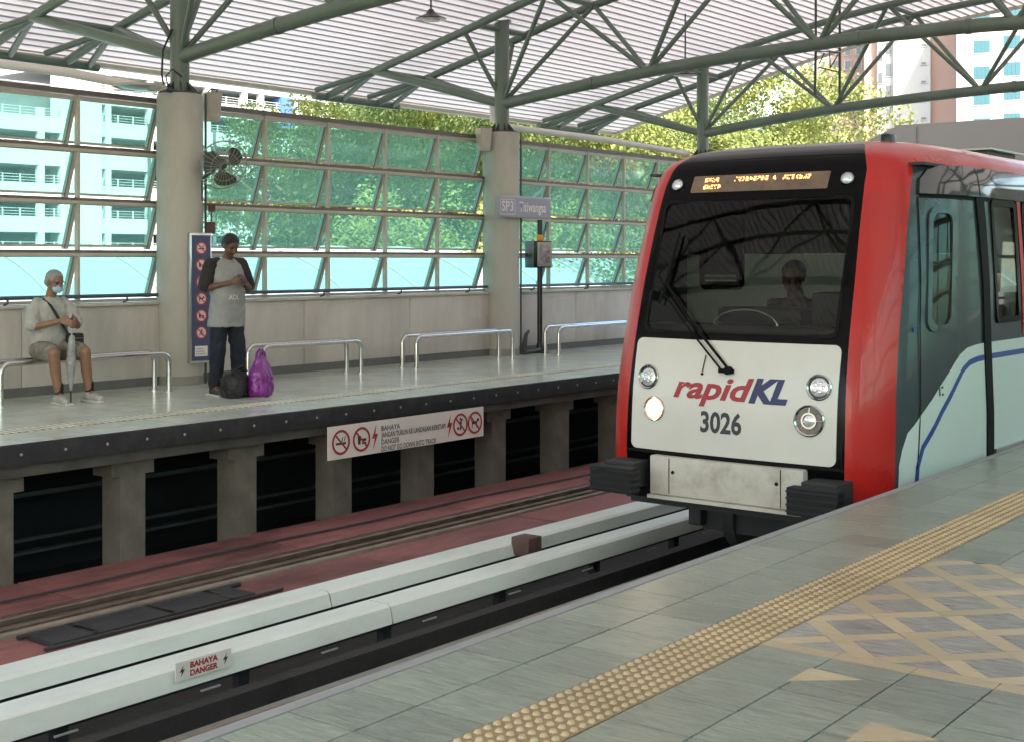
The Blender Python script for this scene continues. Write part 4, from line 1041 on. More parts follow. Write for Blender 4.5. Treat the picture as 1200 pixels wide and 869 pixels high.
# side livery
SV = [x*.08 for x in range(-4, 30)]; SU = [8.7+x*.1 for x in range(0, 20)]
low = [(8.865,-.30),(8.86,.05),(8.89,.16),(8.94,.27),(9.06,.37),(9.32,.56),(9.55,.71),(9.66,.77),(9.79,.812),(9.95,.828),(10.12,.832),(LEN-.01,.835),(LEN-.01,-.30)]
decal('pale_side_panel', [low], sof(.002), M['t_side'], SU, SV, thick=.003); decal('pale_side_panel', [low], sofl(.002), M['t_side'], SU, SV, thick=.003)
cl = [(9.01,-.28),(9.02,.03),(9.08,.16),(9.33,.39),(9.58,.58),(9.69,.66),(9.81,.705),(9.95,.722),(10.11,.727),(12,.727),(LEN-.01,.727)]
def ribbon(pts, w_):
    L_, R_ = [], []
    for i, p in enumerate(pts):
        a = pts[max(i-1,0)]; b = pts[min(i+1,len(pts)-1)]; dx, dy = b[0]-a[0], b[1]-a[1]; l = math.hypot(dx, dy)
        L_.append((p[0]-dy/l*w_/2, p[1]+dx/l*w_/2)); R_.append((p[0]+dy/l*w_/2, p[1]-dx/l*w_/2))
    return [[L_[i], L_[i+1], R_[i+1], R_[i]] for i in range(len(pts)-1)]
decal('blue_stripe', ribbon(cl, .042), sof(.0065), M['t_blue'], SU, SV); decal('blue_stripe', ribbon(cl, .042), sofl(.0065), M['t_blue'], SU, SV)
decal('number_mark', [[(9.30,.50),(9.32,.50),(9.32,.57),(9.30,.57)],[(9.335,.50),(9.365,.50),(9.365,.515),(9.335,.515)],[(9.335,.55),(9.365,.55),(9.365,.565),(9.335,.565)]], sof(.0065), M['ink'], [], [])
# dark glazed fairing over the doors
fr_p = [(9.32,1.925),(9.36,2.03),(9.46,2.10),(9.61,2.135),(9.95,2.15),(LEN-.1,2.15),(LEN-.1,1.925)]
for fn in (sof, sofl):
    decal('door_fairing', [fr_p], fn(.012), M['fair'], SU+[11,13,15], SV, thick=.012)
    decal('fairing_black_line', [[(9.33,1.895),(9.33,1.922),(LEN-.1,1.922),(LEN-.1,1.895)]], fn(.002), M['t_seam'], SU, [])  # flat black line along the lower edge of the fairing
    for y in (10.15, 11.9, 15.9): decal('fairing_joint', [[(y,1.93),(y+.012,1.93),(y+.012,2.145),(y,2.145)]], fn(.026), M['t_seam'], [], [2.0,2.05,2.1])
    # cab door seams
    decal('cab_door_seam', [[(9.01,.02),(9.022,.02),(9.14,1.0),(9.32,1.9),(9.308,1.9),(9.128,1.0)]], fn(.0065), M['t_seam'], SU, SV)
    decal('door_seal', [[(10.10,-.28),(10.24,-.28),(10.24,1.92),(10.10,1.92)]], fn(.004), M['t_seam'], SU, SV, thick=.012)
    decal('sill_strip', [[(10.26,-.02),(11.9,-.02),(11.9,.03),(10.26,.03)]], fn(.006), M['steel'], SU, SV, thick=.02)
    decal('red_door_panel', [[(11.02,.86),(11.10,.86),(11.10,1.92),(11.02,1.92)],[(11.72,.86),(11.80,.86),(11.80,1.92),(11.72,1.92)],[(16.70,.86),(16.80,.86),(16.80,1.92),(16.70,1.92)]], fn(.004), M['t_red'], SU, SV, thick=.004)
    decal('handle', [rrect(9.07,.95,9.09,.985,.009)], fn(.01), M['t_blue'], [], [])
    for a, b, c, d in swin:
        rr = .10 if a < 10 else .06
        base_fn = fn
        if a < 10: fn = (lambda o, g_=base_fn: (lambda u, v, w_, h_=g_(o): h_(u+.22*(v-.98), v, w_)))
        else: fn = base_fn
        A0 = rrect(a+.012,c+.012,b-.012,d-.012,rr-.02); A1 = rrect(a-.035,c-.035,b+.035,d+.035,rr)
        # flat corner infill + frame
        fo = decal('window_frame', [[A1[i],A1[(i+1)%len(A1)],A0[(i+1)%len(A0)],A0[i]] for i in range(len(A0))], fn(.003), M['t_black'] if a > 10 else M['t_grey'], [], [], thick=.012)
        decal('window_pane', [[(a,c),(b,c),(b,d),(a,d)]], fn(.001), M['screen'], SU, SV, fo)
        decal('window_bar', [[(a+.01,(c+d)/2+.03),(b-.01,(c+d)/2+.03),(b-.01,(c+d)/2+.05),(a+.01,(c+d)/2+.05)]], fn(.006), M['t_black'], [], [], fo); fn = base_fn
# bumper, buffers, lower red corners
q = MB(); q.cbox((TX-.62, 8.50, -.275), (TX+.62, 8.66, .012), .02, M['t_bump']); bp = tb(q, 'bumper', smooth=True)
for h in (-.45, .45):
    q = MB(); q.box((TX+h-.003, 8.497, -.26), (TX+h+.003, 8.4985, .0), M['t_seam']); tb(q, 'bumper_joint')
    q = MB(); q.lathe([(.014,0),(.012,.008),(0,.009)], M['t_seam'], 10, Matrix.Translation((TX+h*.93, 8.50, -.10)) @ Matrix.Rotation(R(90), 4, 'X')); tb(q, 'bumper_bolt')
q = MB(); q.box((TX-.62, 8.47, -.30), (TX+.62, 8.56, -.2755), M['t_bump']); tb(q, 'bumper_lip')
q = MB(); q.box((TX-.90, 8.62, -.34), (TX+.90, 8.75, .03), M['t_under']); tb(q, 'coupler_recess')
for s_ in (-1, 1):
    q = MB(); q.cbox((TX+s_*.80-.185, 8.25, -.255), (TX+s_*.80+.185, 8.36, -.065), .012, M['rubber'])
    for k in range(4): q.box((TX+s_*.80-.187, 8.245, -.235+k*.045), (TX+s_*.80+.187, 8.365, -.222+k*.045), M['black'])
    tb(q, 'buffer', smooth=False)
    q = MB(); q.cbox((TX+s_*.80-.13, 8.36, -.23), (TX+s_*.80+.13, 8.64, -.04), .01, M['t_under']); tb(q, 'buffer_block')
q = MB(); q.cbox((TX-1.02,8.86,-.42),(TX-.90,8.98,-.29),.01,M['bracket']); tb(q, 'step_bracket')
q = MB(); q.box((TX-.95, 8.76, -.40), (TX+1.05, 9.2, -.28), M['t_under']); q.box((TX-.98, 9.9, -.80), (TX+1.1, 9.96, -.38), M['t_under']); tb(q, 'apron')
q = MB(); q.box((TX-1.25, 9.2, -.40), (TX+1.25, LEN, -.30), M['t_under']); tb(q, 'underframe')
for yb_ in (10.2, 12.0, 20.5, 22.3):
    for s_ in (-1, 1):
        q = MB(); Mx = Matrix.Translation((TX+s_*.72, yb_, -.66)) @ Matrix.Rotation(R(90), 4, 'Y'); q.lathe([(.05,-.07),(.33,-.06),(.33,.04),(.36,.05),(.36,.06),(.05,.07)], M['t_under'], 28, Mx); tb(q, 'wheel', smooth=True)
    q = MB(); q.tube([(TX-.8,yb_,-.66),(TX+.8,yb_,-.66)], .07, M['t_under'], 12); tb(q, 'axle')
for yb_ in (11.1, 21.4):
    for s_ in (-1, 1):
        q = MB(); q.cbox((TX+s_*1.0-.06,yb_-1.3,-.76),(TX+s_*1.0+.06,yb_+1.3,-.52),.02,M['t_under']); tb(q, 'bogie_frame')
# wipers
def wp(h, z, o): return fpt(h, z, o)
q = MB(); q.tube([wp(.01,.66,.03), wp(-.30,.96,.05), wp(-.62,1.28,.045)], .010, M['wiper'], 6); q.tube([wp(-.05,.655,.03), wp(-.36,.95,.05), wp(-.66,1.24,.045)], .007, M['wiper'], 6)
q.lathe([(.03,0),(.03,.05),(0,.052)], M['wiper'], 12, Matrix.Translation(wp(.0,.66,.0)) @ Matrix.Rotation(R(90), 4, 'X')); q.box(tuple(wp(-.08,.64,.03)), tuple(wp(.04,.67,.0)+Vector((0,.01,0))), M['wiper']); tb(q, 'wiper_arm')
q = MB(); q.tube([wp(-.66,1.12,.03), wp(-.61,1.38,.035), wp(-.575,1.66,.03)], .013, M['wiper'], 6, radii=[.008,.017,.008]); q.tube([wp(-.63,1.25,.04), wp(-.70,1.34,.045), wp(-.62,1.42,.04)], .008, M['wiper'], 6); tb(q, 'wiper_blade')
q = MB(); q.tube([wp(-.22,.64,.016), wp(-.20,.76,.02)], .004, M['wiper'], 5); q.lathe([(.012,0),(0,.006)], M['wiper'], 8, Matrix.Translation(wp(-.22,.625,.016)) @ Matrix.Rotation(R(90), 4, 'X')); tb(q, 'washer_nozzle')
# roof kit
q = MB(); q.cbox((TX+.60,9.85,2.28),(TX+.68,10.0,2.42),.03,M['black']); tb(q, 'roof_antenna', smooth=True)
q = MB(); q.cbox((TX+.38,12.2,2.40),(TX+.62,13.0,2.44),.01,M['black']); q.box((TX+.36,12.15,2.442),(TX+.68,13.1,2.458),M['t_side']); tb(q, 'roof_unit')
q = MB(); q.cbox((TX-.7,16.2,2.40),(TX+.7,19.8,2.48),.03,M['t_roof']); tb(q, 'air_conditioner')
# cab interior
q = MB(); q.box((TX-1.22,10.06,0),(TX+1.2,10.10,1.50),M['int']); tb(q, 'cab_rear_wall')
q = MB(); q.box((TX-1.22,10.062,1.502),(TX+1.2,10.10,2.12),M['seatc']); tb(q, 'cab_rear_wall_shade')  # upper wall coloured dark: shade inside the cab painted into the material
q = MB(); q.prism(rrect(-5.84,1.20,-5.42,1.96,.06), 0, .02, M['t_black'], Matrix(((1,0,0,0),(0,0,-1,10.06),(0,1,0,0),(0,0,0,1)))); tb(q, 'cab_door_window')
q = MB(); q.box((-5.80,10.036,1.24),(-5.46,10.039,1.42),M['int_dk']); q.box((-5.78,10.030,1.27),(-5.48,10.034,1.285),M['int']); q.box((-5.78,10.030,1.31),(-5.48,10.034,1.325),M['int']); tb(q, 'louvre')
q = MB(); q.box((TX-1.22,9.0,-.02),(TX+1.2,LEN-.2,.0),M['seatc']); tb(q, 'floor')
q = MB(); q.box((TX-1.15,9.35,2.13),(TX+1.15,10.06,2.15),M['seatc']); tb(q, 'cab_ceiling')
q = MB(); q.cbox((TX-.88,8.84,.0),(TX+.88,9.15,.97),.04,M['int_dk']); q.cbox((TX-.30,8.92,.97),(TX+.40,9.2,1.10),.05,M['int_dk']); q.cbox((TX+.45,8.95,.97),(TX+.80,9.25,1.22),.05,M['int_dk']); tb(q, 'driver_console', smooth=True)
q = MB()
for k in range(11):
    a = R(15*k+15); 
q.tube([(TX-.05+.26*math.cos(R(a)), 8.93, .96+.12*math.sin(R(a))) for a in range(0, 181, 15)], .014, M['steel'], 8); tb(q, 'gauge_hood', smooth=True)
q = MB(); q.cbox((TX-.25,9.62,.1),(TX+.25,9.72,1.15),.04,M['seatc']); q.cbox((TX-.25,9.30,.42),(TX+.25,9.7,.5),.03,M['seatc']); tb(q, 'driver_seat', smooth=True)
for y in (10.7, 11.9, 13.6, 15.6, 17.2):
    q = MB(); q.tube([(TX+.55,y,0),(TX+.55,y,2.1)], .02, M['steel'], 8); tb(q, 'grab_pole')
for y in (12.2, 14.2, 18.2):
    for s_ in (-1, 1):
        q = MB(); q.cbox((TX+s_*.95-.2,y,.0),(TX+s_*.95+.2,y+1.6,.45),.04,M['t_grey']); q.cbox((TX+s_*1.15-.05,y,.45),(TX+s_*1.15+.05,y+1.6,.9),.03,M['t_grey']); tb(q, 'seat_row')
q = MB(); q.box((TX-1.28,LEN-.03,-.3),(TX+1.28,LEN,2.2),M['t_grey']); tb(q, 'rear_end')

# ================================================================== PEOPLE
def capsule(bm, p0, r0, p1, r1, n=12):
    p0, p1 = Vector(p0), Vector(p1); d = p1-p0; L_ = max(d.length, 1e-4); Q_ = d.to_track_quat('Z', 'Y').to_matrix()
    prof = []
    for k in range(0, 5): a = R(-90+22.5*k); prof.append((r0*math.cos(a), r0*math.sin(a)))
    for k in range(0, 5): a = R(22.5*k); prof.append((r1*math.cos(a), L_+r1*math.sin(a)))
    rings = []
    for r, z in prof:
        if r < 1e-4: rings.append([bm.verts.new(p0+Q_ @ Vector((0,0,z)))])
        else: rings.append([bm.verts.new(p0+Q_ @ Vector((r*math.cos(PI2*k/n), r*math.sin(PI2*k/n), z))) for k in range(n)])
    for a, b in zip(rings, rings[1:]):
        for k in range(n):
            A_ = [a[k % len(a)], a[(k+1) % len(a)]] if len(a) > 1 else [a[0]]
            B_ = [b[(k+1) % len(b)], b[k % len(b)]] if len(b) > 1 else [b[0]]
            bm.faces.new(A_+B_)
def chain(bm, pts, n=12):
    for a, b in zip(pts, pts[1:]): capsule(bm, a[0], a[1], b[0], b[1], n)
def ell(bm, c, r, rot=None):
    m_ = Matrix.Translation(c) @ (rot.to_4x4() if rot else Matrix.Identity(4)) @ Matrix.Diagonal((*r, 1))
    bmesh.ops.create_uvsphere(bm, u_segments=18, v_segments=12, radius=1, matrix=m_)
def loft(bm, secs, n=28):
    """sections: centre, half depth (x), half width (y), optional tilt"""
    rings = []
    for s_ in secs:
        c = Vector(s_[0]); a, b = s_[1], s_[2]; tl = s_[3] if len(s_) > 3 else 0; Rm = Matrix.Rotation(tl, 3, 'Y')
        rings.append([bm.verts.new(c+Rm @ Vector((a*abs(math.cos(t_))**.85*(1 if math.cos(t_) > 0 else -1), b*abs(math.sin(t_))**.85*(1 if math.sin(t_) > 0 else -1), 0))) for t_ in [PI2*k/n for k in range(n)]])
    for a, b in zip(rings, rings[1:]):
        for k in range(n): bm.faces.new((a[k], a[(k+1)%n], b[(k+1)%n], b[k]))
    bm.faces.new(rings[0][::-1]); bm.faces.new(rings[-1])
def fuse(name, bm, mt, parent, voxel=.008, smooth=4, disp=0, ds=.09, cutf=None):
    bmesh.ops.recalc_face_normals(bm, faces=bm.faces[:])
    me = bpy.data.meshes.new(name); bm.to_mesh(me); bm.free()
    o = bpy.data.objects.new('fuse_tmp', me); col.objects.link(o)
    r = o.modifiers.new('r', 'REMESH'); r.mode = 'VOXEL'; r.voxel_size = voxel
    s_ = o.modifiers.new('s', 'SMOOTH'); s_.iterations = smooth; s_.factor = .6
    if disp:
        tx = bpy.data.textures.new(name, 'CLOUDS'); tx.noise_scale = ds
        d = o.modifiers.new('d', 'DISPLACE'); d.texture = tx; d.strength = disp; d.texture_coords = 'LOCAL'
        s2 = o.modifiers.new('s2', 'SMOOTH'); s2.iterations = 2
    dg = bpy.context.evaluated_depsgraph_get(); out = bpy.data.meshes.new_from_object(o.evaluated_get(dg))
    bpy.data.objects.remove(o); out.name = name
    if cutf:
        b = bmesh.new(); b.from_mesh(out); bmesh.ops.delete(b, geom=[f for f in b.faces if cutf(f.calc_center_median())], context='FACES'); b.to_mesh(out); b.free()
    out.materials.clear(); out.materials.append(mt)
    out.polygons.foreach_set('use_smooth', [True]*len(out.polygons)); out.update()
    return link(name, out, parent)
def hand(bm, wrist, d, side_, nrm, curl=.6, s=1.0):
    """d: direction of the fingers, side_: direction towards the thumb, nrm: palm faces this way"""
    w_ = Vector(wrist); d = Vector(d).normalized(); nrm = Vector(nrm).normalized(); sd_ = Vector(side_).normalized()
    pc = w_+d*.05*s
    for k in (-.028, -.009, .010, .028): capsule(bm, w_+sd_*k*.6*s, .014*s, w_+d*.085*s+sd_*k*s, .0115*s, 8)
    for k, ln in zip((.029, .010, -.010, -.028), (.072, .080, .074, .058)):
        a = w_+d*.088*s+sd_*k*s; c1 = curl*.7; c2 = curl*1.5
        d1 = (d*math.cos(c1)+nrm*math.sin(c1)); d2 = (d*math.cos(c2)+nrm*math.sin(c2))
        b = a+d1*ln*.5*s; c = b+d2*ln*.5*s
        capsule(bm, a, .0098*s, b, .009*s, 8); capsule(bm, b, .009*s, c, .0078*s, 8)
    a = w_+d*.02*s+sd_*.022*s; b = a+(d*.6+sd_*.9+nrm*.2).normalized()*.042*s; c = b+(d*.95+sd_*.1+nrm*.35).normalized()*.032*s
    capsule(bm, a, .013*s, b, .011*s, 8); capsule(bm, b, .011*s, c, .009*s, 8)
def head(bm, c, Rm, s=1.0):
    c = Vector(c); P = lambda x, y, z: c+Rm @ Vector((x*s, y*s, z*s))
    ell(bm, P(-.010,0,.028), (.098*s,.078*s,.092*s), Rm); ell(bm, P(.022,0,-.035), (.070*s,.062*s,.078*s), Rm)
    ell(bm, P(.055,0,-.082), (.028*s,.030*s,.022*s), Rm)                      # chin
    capsule(bm, P(.086,0,.012), .010*s, P(.104,0,-.024), .014*s, 8); ell(bm, P(.092,.012,-.028), (.012*s,.011*s,.009*s), Rm); ell(bm, P(.092,-.012,-.028), (.012*s,.011*s,.009*s), Rm)
    for s_ in (-1, 1):
        ell(bm, P(-.005, s_*.080, -.005), (.020*s,.008*s,.032*s), Rm); ell(bm, P(.062, s_*.038, -.025), (.026*s,.022*s,.024*s), Rm)
        capsule(bm, P(.078, s_*.014, .022), .010*s, P(.068, s_*.046, .024), .010*s, 8)
    ell(bm, P(.082,0,-.052), (.012*s,.024*s,.006*s), Rm); ell(bm, P(.080,0,-.062), (.012*s,.021*s,.006*s), Rm)
def face_bits(parent, c, Rm, s, hairm, brow=True, mouth=True):
    c = Vector(c); P = lambda x, y, z: c+Rm @ Vector((x*s, y*s, z*s))
    for s_ in (-1, 1):
        b = bmesh.new(); ell(b, P(.074, s_*.032, .006), (.012*s,.014*s,.008*s), Rm)
        me = bpy.data.meshes.new('eye'); b.to_mesh(me); b.free(); me.materials.append(M['eye']); link('eye', me, parent)
        if brow:
            q = MB(); q.tube([P(.091, s_*.016, .028), P(.088, s_*.034, .034), P(.074, s_*.052, .028)], .0045*s, hairm, 6); q.build('eyebrow', parent, smooth=True)
    if mouth:
        b = bmesh.new(); ell(b, P(.091,0,-.056), (.006*s,.022*s,.0035*s), Rm); me = bpy.data.meshes.new('mouth'); b.to_mesh(me); b.free(); me.materials.append(M['lip']); link('mouth', me, parent)
M['eye'] = mat('eye_dark', (.03,.02,.015), .25); M['lip'] = mat('lip', (.14,.05,.04), .5)
M['skin'] = mat('skin_brown', (.125,.062,.038), .5, var=.12, vs=8); M['skin2'] = mat('skin_tan', (.22,.115,.07), .5, var=.12, vs=8)
M['hair'] = mat('hair_black', (.008,.007,.006), .55, var=.3, vs=60, bump=.8, bs=200); M['hair2'] = mat('hair_silver', (.27,.26,.24), .6, var=.25, vs=60, bump=.8, bs=200)
M['shirt'] = mat('shirt_grey', (.27,.275,.265), .85, var=.12, vs=9, bump=.3, bs=180); M['sleeve'] = mat('sleeve_dark', (.022,.019,.016), .85, var=.15, bump=.3, bs=180)
M['jeans'] = mat('jeans_navy', (.007,.010,.022), .85, var=.4, vs=7, bump=.4, bs=200)
M['shirt2'] = mat('shirt_pale', (.36,.36,.325), .85, var=.12, vs=8, bump=.3, bs=180); M['shorts'] = mat('shorts_khaki', (.19,.175,.135), .85, var=.55, vs=16, bump=.3, bs=150)
M['sock'] = mat('sock_black', (.012,.012,.014), .9); M['shoe'] = mat('shoe_grey', (.34,.33,.30), .6, var=.3, vs=25); M['sole'] = mat('shoe_sole', (.5,.49,.45), .6)
M['mask'] = mat('face_mask_blue', (.33,.47,.55), .8); M['strap'] = mat('strap_black', (.012,.012,.014), .7)

# ---- standing man
pm_ = empty('person', (-11.42, 9.56, 0), R(-8), 'standing person in a grey T-shirt with dark sleeves and jeans looking at a phone', 'person')
bm = bmesh.new(); HR = Matrix.Rotation(R(32), 3, 'Y'); HC = (.085, 0, 1.605)
head(bm, HC, HR, 1.0)
capsule(bm, (.0,0,1.40), .062, (.055,0,1.54), .055)
loft(bm, [((0,0,.86),.11,.155),((0,0,1.05),.13,.155),((.01,0,1.25),.12,.17),((0,0,1.38),.095,.18),((0,0,1.45),.06,.09)])
for s_ in (-1, 1):
    hip = (0, s_*.09, .88); kn = (.03+(.02 if s_ > 0 else 0), s_*.12, .48); an = (-.02+(.05 if s_ > 0 else 0), s_*.13, .09)
    chain(bm, [(hip,.085),(kn,.058),(an,.042)]); capsule(bm, an, .04, (an[0]+.14, an[1]+s_*.03, .045), .035)
sh = {-1:(-.01,-.185,1.40), 1:(.0,.185,1.40)}; el = {-1:(-.015,-.262,1.145), 1:(.05,.255,1.14)}; wr = {-1:(.22,-.085,1.215), 1:(.235,.10,1.20)}
for s_ in (-1, 1): chain(bm, [(sh[s_],.052),(el[s_],.040),(wr[s_],.026)])
hand(bm, wr[-1], (.75,.62,.15), (.2,.1,1), (-.5,.8,.1), .7); hand(bm, wr[1], (.75,-.62,.18), (.2,-.1,1), (-.5,-.8,.1), .8)
fuse('body', bm, M['skin'], pm_, .0062, 3)
face_bits(pm_, HC, HR, 1.0, M['hair'])
bm = bmesh.new(); c = Vector(HC); ell(bm, c+HR @ Vector((-.018,0,.042)), (.102,.084,.090), HR); ell(bm, c+HR @ Vector((-.045,0,.0)), (.072,.080,.075), HR)
fuse('hair', bm, M['hair'], pm_, .007, 2, .006, .02, cutf=lambda p: (HR.transposed() @ (p-c)).x > .075-.55*abs((HR.transposed() @ (p-c)).z-.09) and (HR.transposed() @ (p-c)).z < .085)
bm = bmesh.new()
loft(bm, [((.0,0,.735),.165,.205),((.005,0,.80),.163,.198),((.02,0,.95),.168,.185),((.03,0,1.08),.165,.182),((.02,0,1.22),.145,.190),((.0,0,1.34),.118,.200),((-.005,0,1.42),.088,.165),((.0,0,1.465),.068,.082)])
fuse('t_shirt', bm, M['shirt'], pm_, .008, 2, .034, .075)
for s_ in (-1, 1):
    bm = bmesh.new(); a = Vector(sh[s_]); b = Vector(el[s_]); e = a.lerp(b, .86)
    chain(bm, [((a.x, a.y*.55, 1.432),.052),(tuple(a),.078),(tuple(a.lerp(b,.5)),.080),(tuple(e),.076)])
    fuse('sleeve', bm, M['sleeve'], pm_, .008, 2, .012, .05)
bm = bmesh.new()
for s_ in (-1, 1):
    hip = (0, s_*.088, .84); kn = (.03+(.02 if s_ > 0 else 0), s_*.12, .48); an = (-.02+(.05 if s_ > 0 else 0), s_*.13, .12)
    chain(bm, [(hip,.100),(kn,.084),(an,.074)], 16)
ell(bm, (0,0,.88), (.125,.165,.09)); fuse('jeans', bm, M['jeans'], pm_, .009, 2, .03, .07)
for s_ in (-1, 1):
    bm = bmesh.new(); x = -.02+(.05 if s_ > 0 else 0); chain(bm, [((x-.04,s_*.13,.045),.045),((x+.08,s_*.15,.045),.046),((x+.17,s_*.165,.035),.035)]); fuse('shoe', bm, M['tray'], pm_, .008, 2, cutf=None)
    q = MB(); q.cbox((x-.09,s_*.148-.05,.0),(x+.20,s_*.148+.05,.022),.01,M['sole']); q.build('sole', pm_, smooth=True)
f = lambda u, v: Vector((.188-.9*u*u+(.0 if v > -.05 else .0), u, 1.115+v))
m = MB()
text_obj('shirt_lettering', 'ADL', .075, M['mask_white'] if 'mask_white' in M else M['white'], pm_, lambda u, v: (.207-1.6*(u-.03)**2, u-.03, 1.03+v), .0005, 0, .12)
ph = empty('phone', pm_.matrix_basis @ Vector((.305, .01, 1.255)), R(-8), 'black phone held in both hands by the standing person', 'phone')
m = MB(); m.cbox((-.004,-.036,-.070),(.004,.036,.070),.003,M['black'], Matrix.Rotation(R(-55), 4, 'Y') ); m.build('case', ph, smooth=True)
m = MB(); m.box((-.0052,-.032,-.064),(-.0045,.032,.064),M['mon'], Matrix.Rotation(R(-55), 4, 'Y')); m.build('screen', ph)

# ---- bags
pb = empty('shopping_bag', (-11.0, 9.68, 0), R(10), 'upright shiny purple carrier bag on the floor right of the standing person', 'bag'); pb.scale = (.86, .82, .95)
M['purple'] = mat('bag_purple', (.20,.018,.22), .33, var=.35, vs=6, bump=.6, bs=14, coat=.3)
bm = bmesh.new(); loft(bm, [((0,0,.012),.10,.15),((0,0,.06),.13,.185),((0,0,.16),.135,.19),((0,0,.27),.115,.165),((0,.0,.36),.07,.12),((0,0,.43),.04,.075),((0,0,.46),.02,.05)])
fuse('bag_body', bm, M['purple'], pb, .009, 1, .055, .075)
for s_ in (-1, 1):
    m = MB(); m.tube([(s_*.02,-.075,.40),(s_*.025,-.055,.48),(s_*.02,0,.525),(s_*.02,.055,.48),(s_*.02,.075,.40)], .013, M['purple'], 8); m.build('bag_handle', pb, smooth=True)
kb = empty('duffel_bag', (-11.15, 9.50, 0), R(14), 'black bag on the floor between the standing person and the purple bag', 'bag')
M['bagblk'] = mat('bag_black', (.012,.012,.013), .6, var=.3, vs=8, bump=.4, bs=60)
m = MB(); m.cbox((-.12,-.20,0),(.12,.12,.22),.05,M['bagblk']); bmx = bmesh.new(); bmx.from_mesh(m.mesh('tmp')); ell(bmx, (0,.13,.10), (.13,.13,.10)); ell(bmx, (0,-.05,.20), (.11,.18,.07)); ell(bmx, (.05,-.12,.1), (.12,.1,.1))
fuse('bag_body', bmx, M['bagblk'], kb, .01, 3, .05, .08)
m = MB(); m.tube([(.05,-.2,.25),(.06,-.15,.30),(.06,-.02,.33),(.05,.08,.27)], .012, M['bagblk'], 8); m.build('bag_handle', kb, smooth=True)
m = MB(); m.box((.128,-.24,.15),(.136,.12,.156),M['tray']); m.build('zip', kb)

# ---- seated man
ps = empty('person', (-12.36, 8.0, 0), R(-4), 'seated elderly person in a pale shirt and shorts wearing a blue face mask', 'person')
bm = bmesh.new(); HR2 = Matrix.Rotation(R(12), 3, 'Z') @ Matrix.Rotation(R(14), 3, 'Y'); HC2 = (.115, .01, 1.225)
head(bm, HC2, HR2, .98); capsule(bm, (.04,0,1.03), .060, (.085,0,1.15), .052)
loft(bm, [((0,0,.50),.13,.17),((.0,0,.65),.13,.155),((.02,0,.82),.115,.16),((.04,0,.97),.095,.17),((.045,0,1.06),.055,.08)])
kns = {-1:(.42,-.17,.515), 1:(.43,.17,.515)}; ans = {-1:(.40,-.10,.095), 1:(.40,.24,.095)}
for s_ in (-1, 1):
    chain(bm, [((.02,s_*.10,.53),.088),(kns[s_],.060)]); chain(bm, [(kns[s_],.058),((kns[s_][0]*.5+ans[s_][0]*.5-.02,(kns[s_][1]+ans[s_][1])/2,.33),.055),(ans[s_],.038)])
    capsule(bm, ans[s_], .038, (ans[s_][0]+.13, ans[s_][1]+s_*.02, .04), .03)
sh2 = {-1:(.03,-.185,.985), 1:(.04,.185,.985)}; el2 = {-1:(.11,-.245,.765), 1:(.17,.235,.775)}; wr2 = {-1:(.325,-.045,.835), 1:(.345,.09,.86)}
for s_ in (-1, 1): chain(bm, [(sh2[s_],.050),(el2[s_],.038),(wr2[s_],.026)])
hand(bm, wr2[-1], (.8,.45,-.1), (.1,.1,1), (0,.6,-.8), .9); hand(bm, wr2[1], (.85,-.35,-.25), (.1,-.2,.95), (-.1,-.6,-.8), 1.0)
fuse('body', bm, M['skin2'], ps, .0062, 3); face_bits(ps, HC2, HR2, .98, M['hair2'], mouth=False)
bm = bmesh.new(); c2 = Vector(HC2); inv2 = HR2.transposed(); ell(bm, c2+HR2 @ Vector((-.016,0,.036)), (.102,.083,.093), HR2); ell(bm, c2+HR2 @ Vector((-.045,0,-.005)), (.07,.079,.07), HR2)
fuse('hair', bm, M['hair2'], ps, .007, 2, .006, .02, cutf=lambda p: (inv2 @ (p-c2)).x > .06-.4*abs((inv2 @ (p-c2)).z-.08) and (inv2 @ (p-c2)).z < .08)
bm = bmesh.new(); P = lambda x, y, z: c2+HR2 @ Vector((x, y, z)); ell(bm, P(.058,0,-.050), (.052,.060,.052), HR2)
fuse('face_mask', bm, M['mask'], ps, .006, 2)
m = MB()
for s_ in (-1, 1):
    m.tube([P(.098+.0, s_*.034+.022*math.cos(a), .008+.018*math.sin(a)) for a in [PI2*k/14 for k in range(15)]], .0022, M['black'], 5); m.tube([P(.095, s_*.055, .012), P(.0, s_*.086, .012)], .0022, M['black'], 5)
m.build('glasses', ps)
bm = bmesh.new()
loft(bm, [((-.005,0,.50),.165,.20),((.0,0,.60),.17,.19),((.015,0,.74),.155,.185),((.03,0,.88),.135,.19),((.04,0,.98),.112,.19),((.045,0,1.045),.08,.13),((.05,0,1.075),.062,.072)])
for s_ in (-1, 1):
    a = Vector(sh2[s_]); b = Vector(el2[s_]); chain(bm, [((a.x,a.y*.8,1.0),.068),(tuple(a.lerp(b,.3)),.078),(tuple(a.lerp(b,.82)),.078)])
fuse('polo_shirt', bm, M['shirt2'], ps, .008, 3, .030, .075)
bm = bmesh.new()
for s_ in (-1, 1):
    k_ = Vector(kns[s_]); h_ = Vector((.02,s_*.10,.53)); chain(bm, [(tuple(h_),.112),(tuple(h_.lerp(k_,.82)),.092)], 16)
ell(bm, (0,0,.55), (.165,.19,.10)); fuse('shorts', bm, M['shorts'], ps, .009, 2, .022, .06)
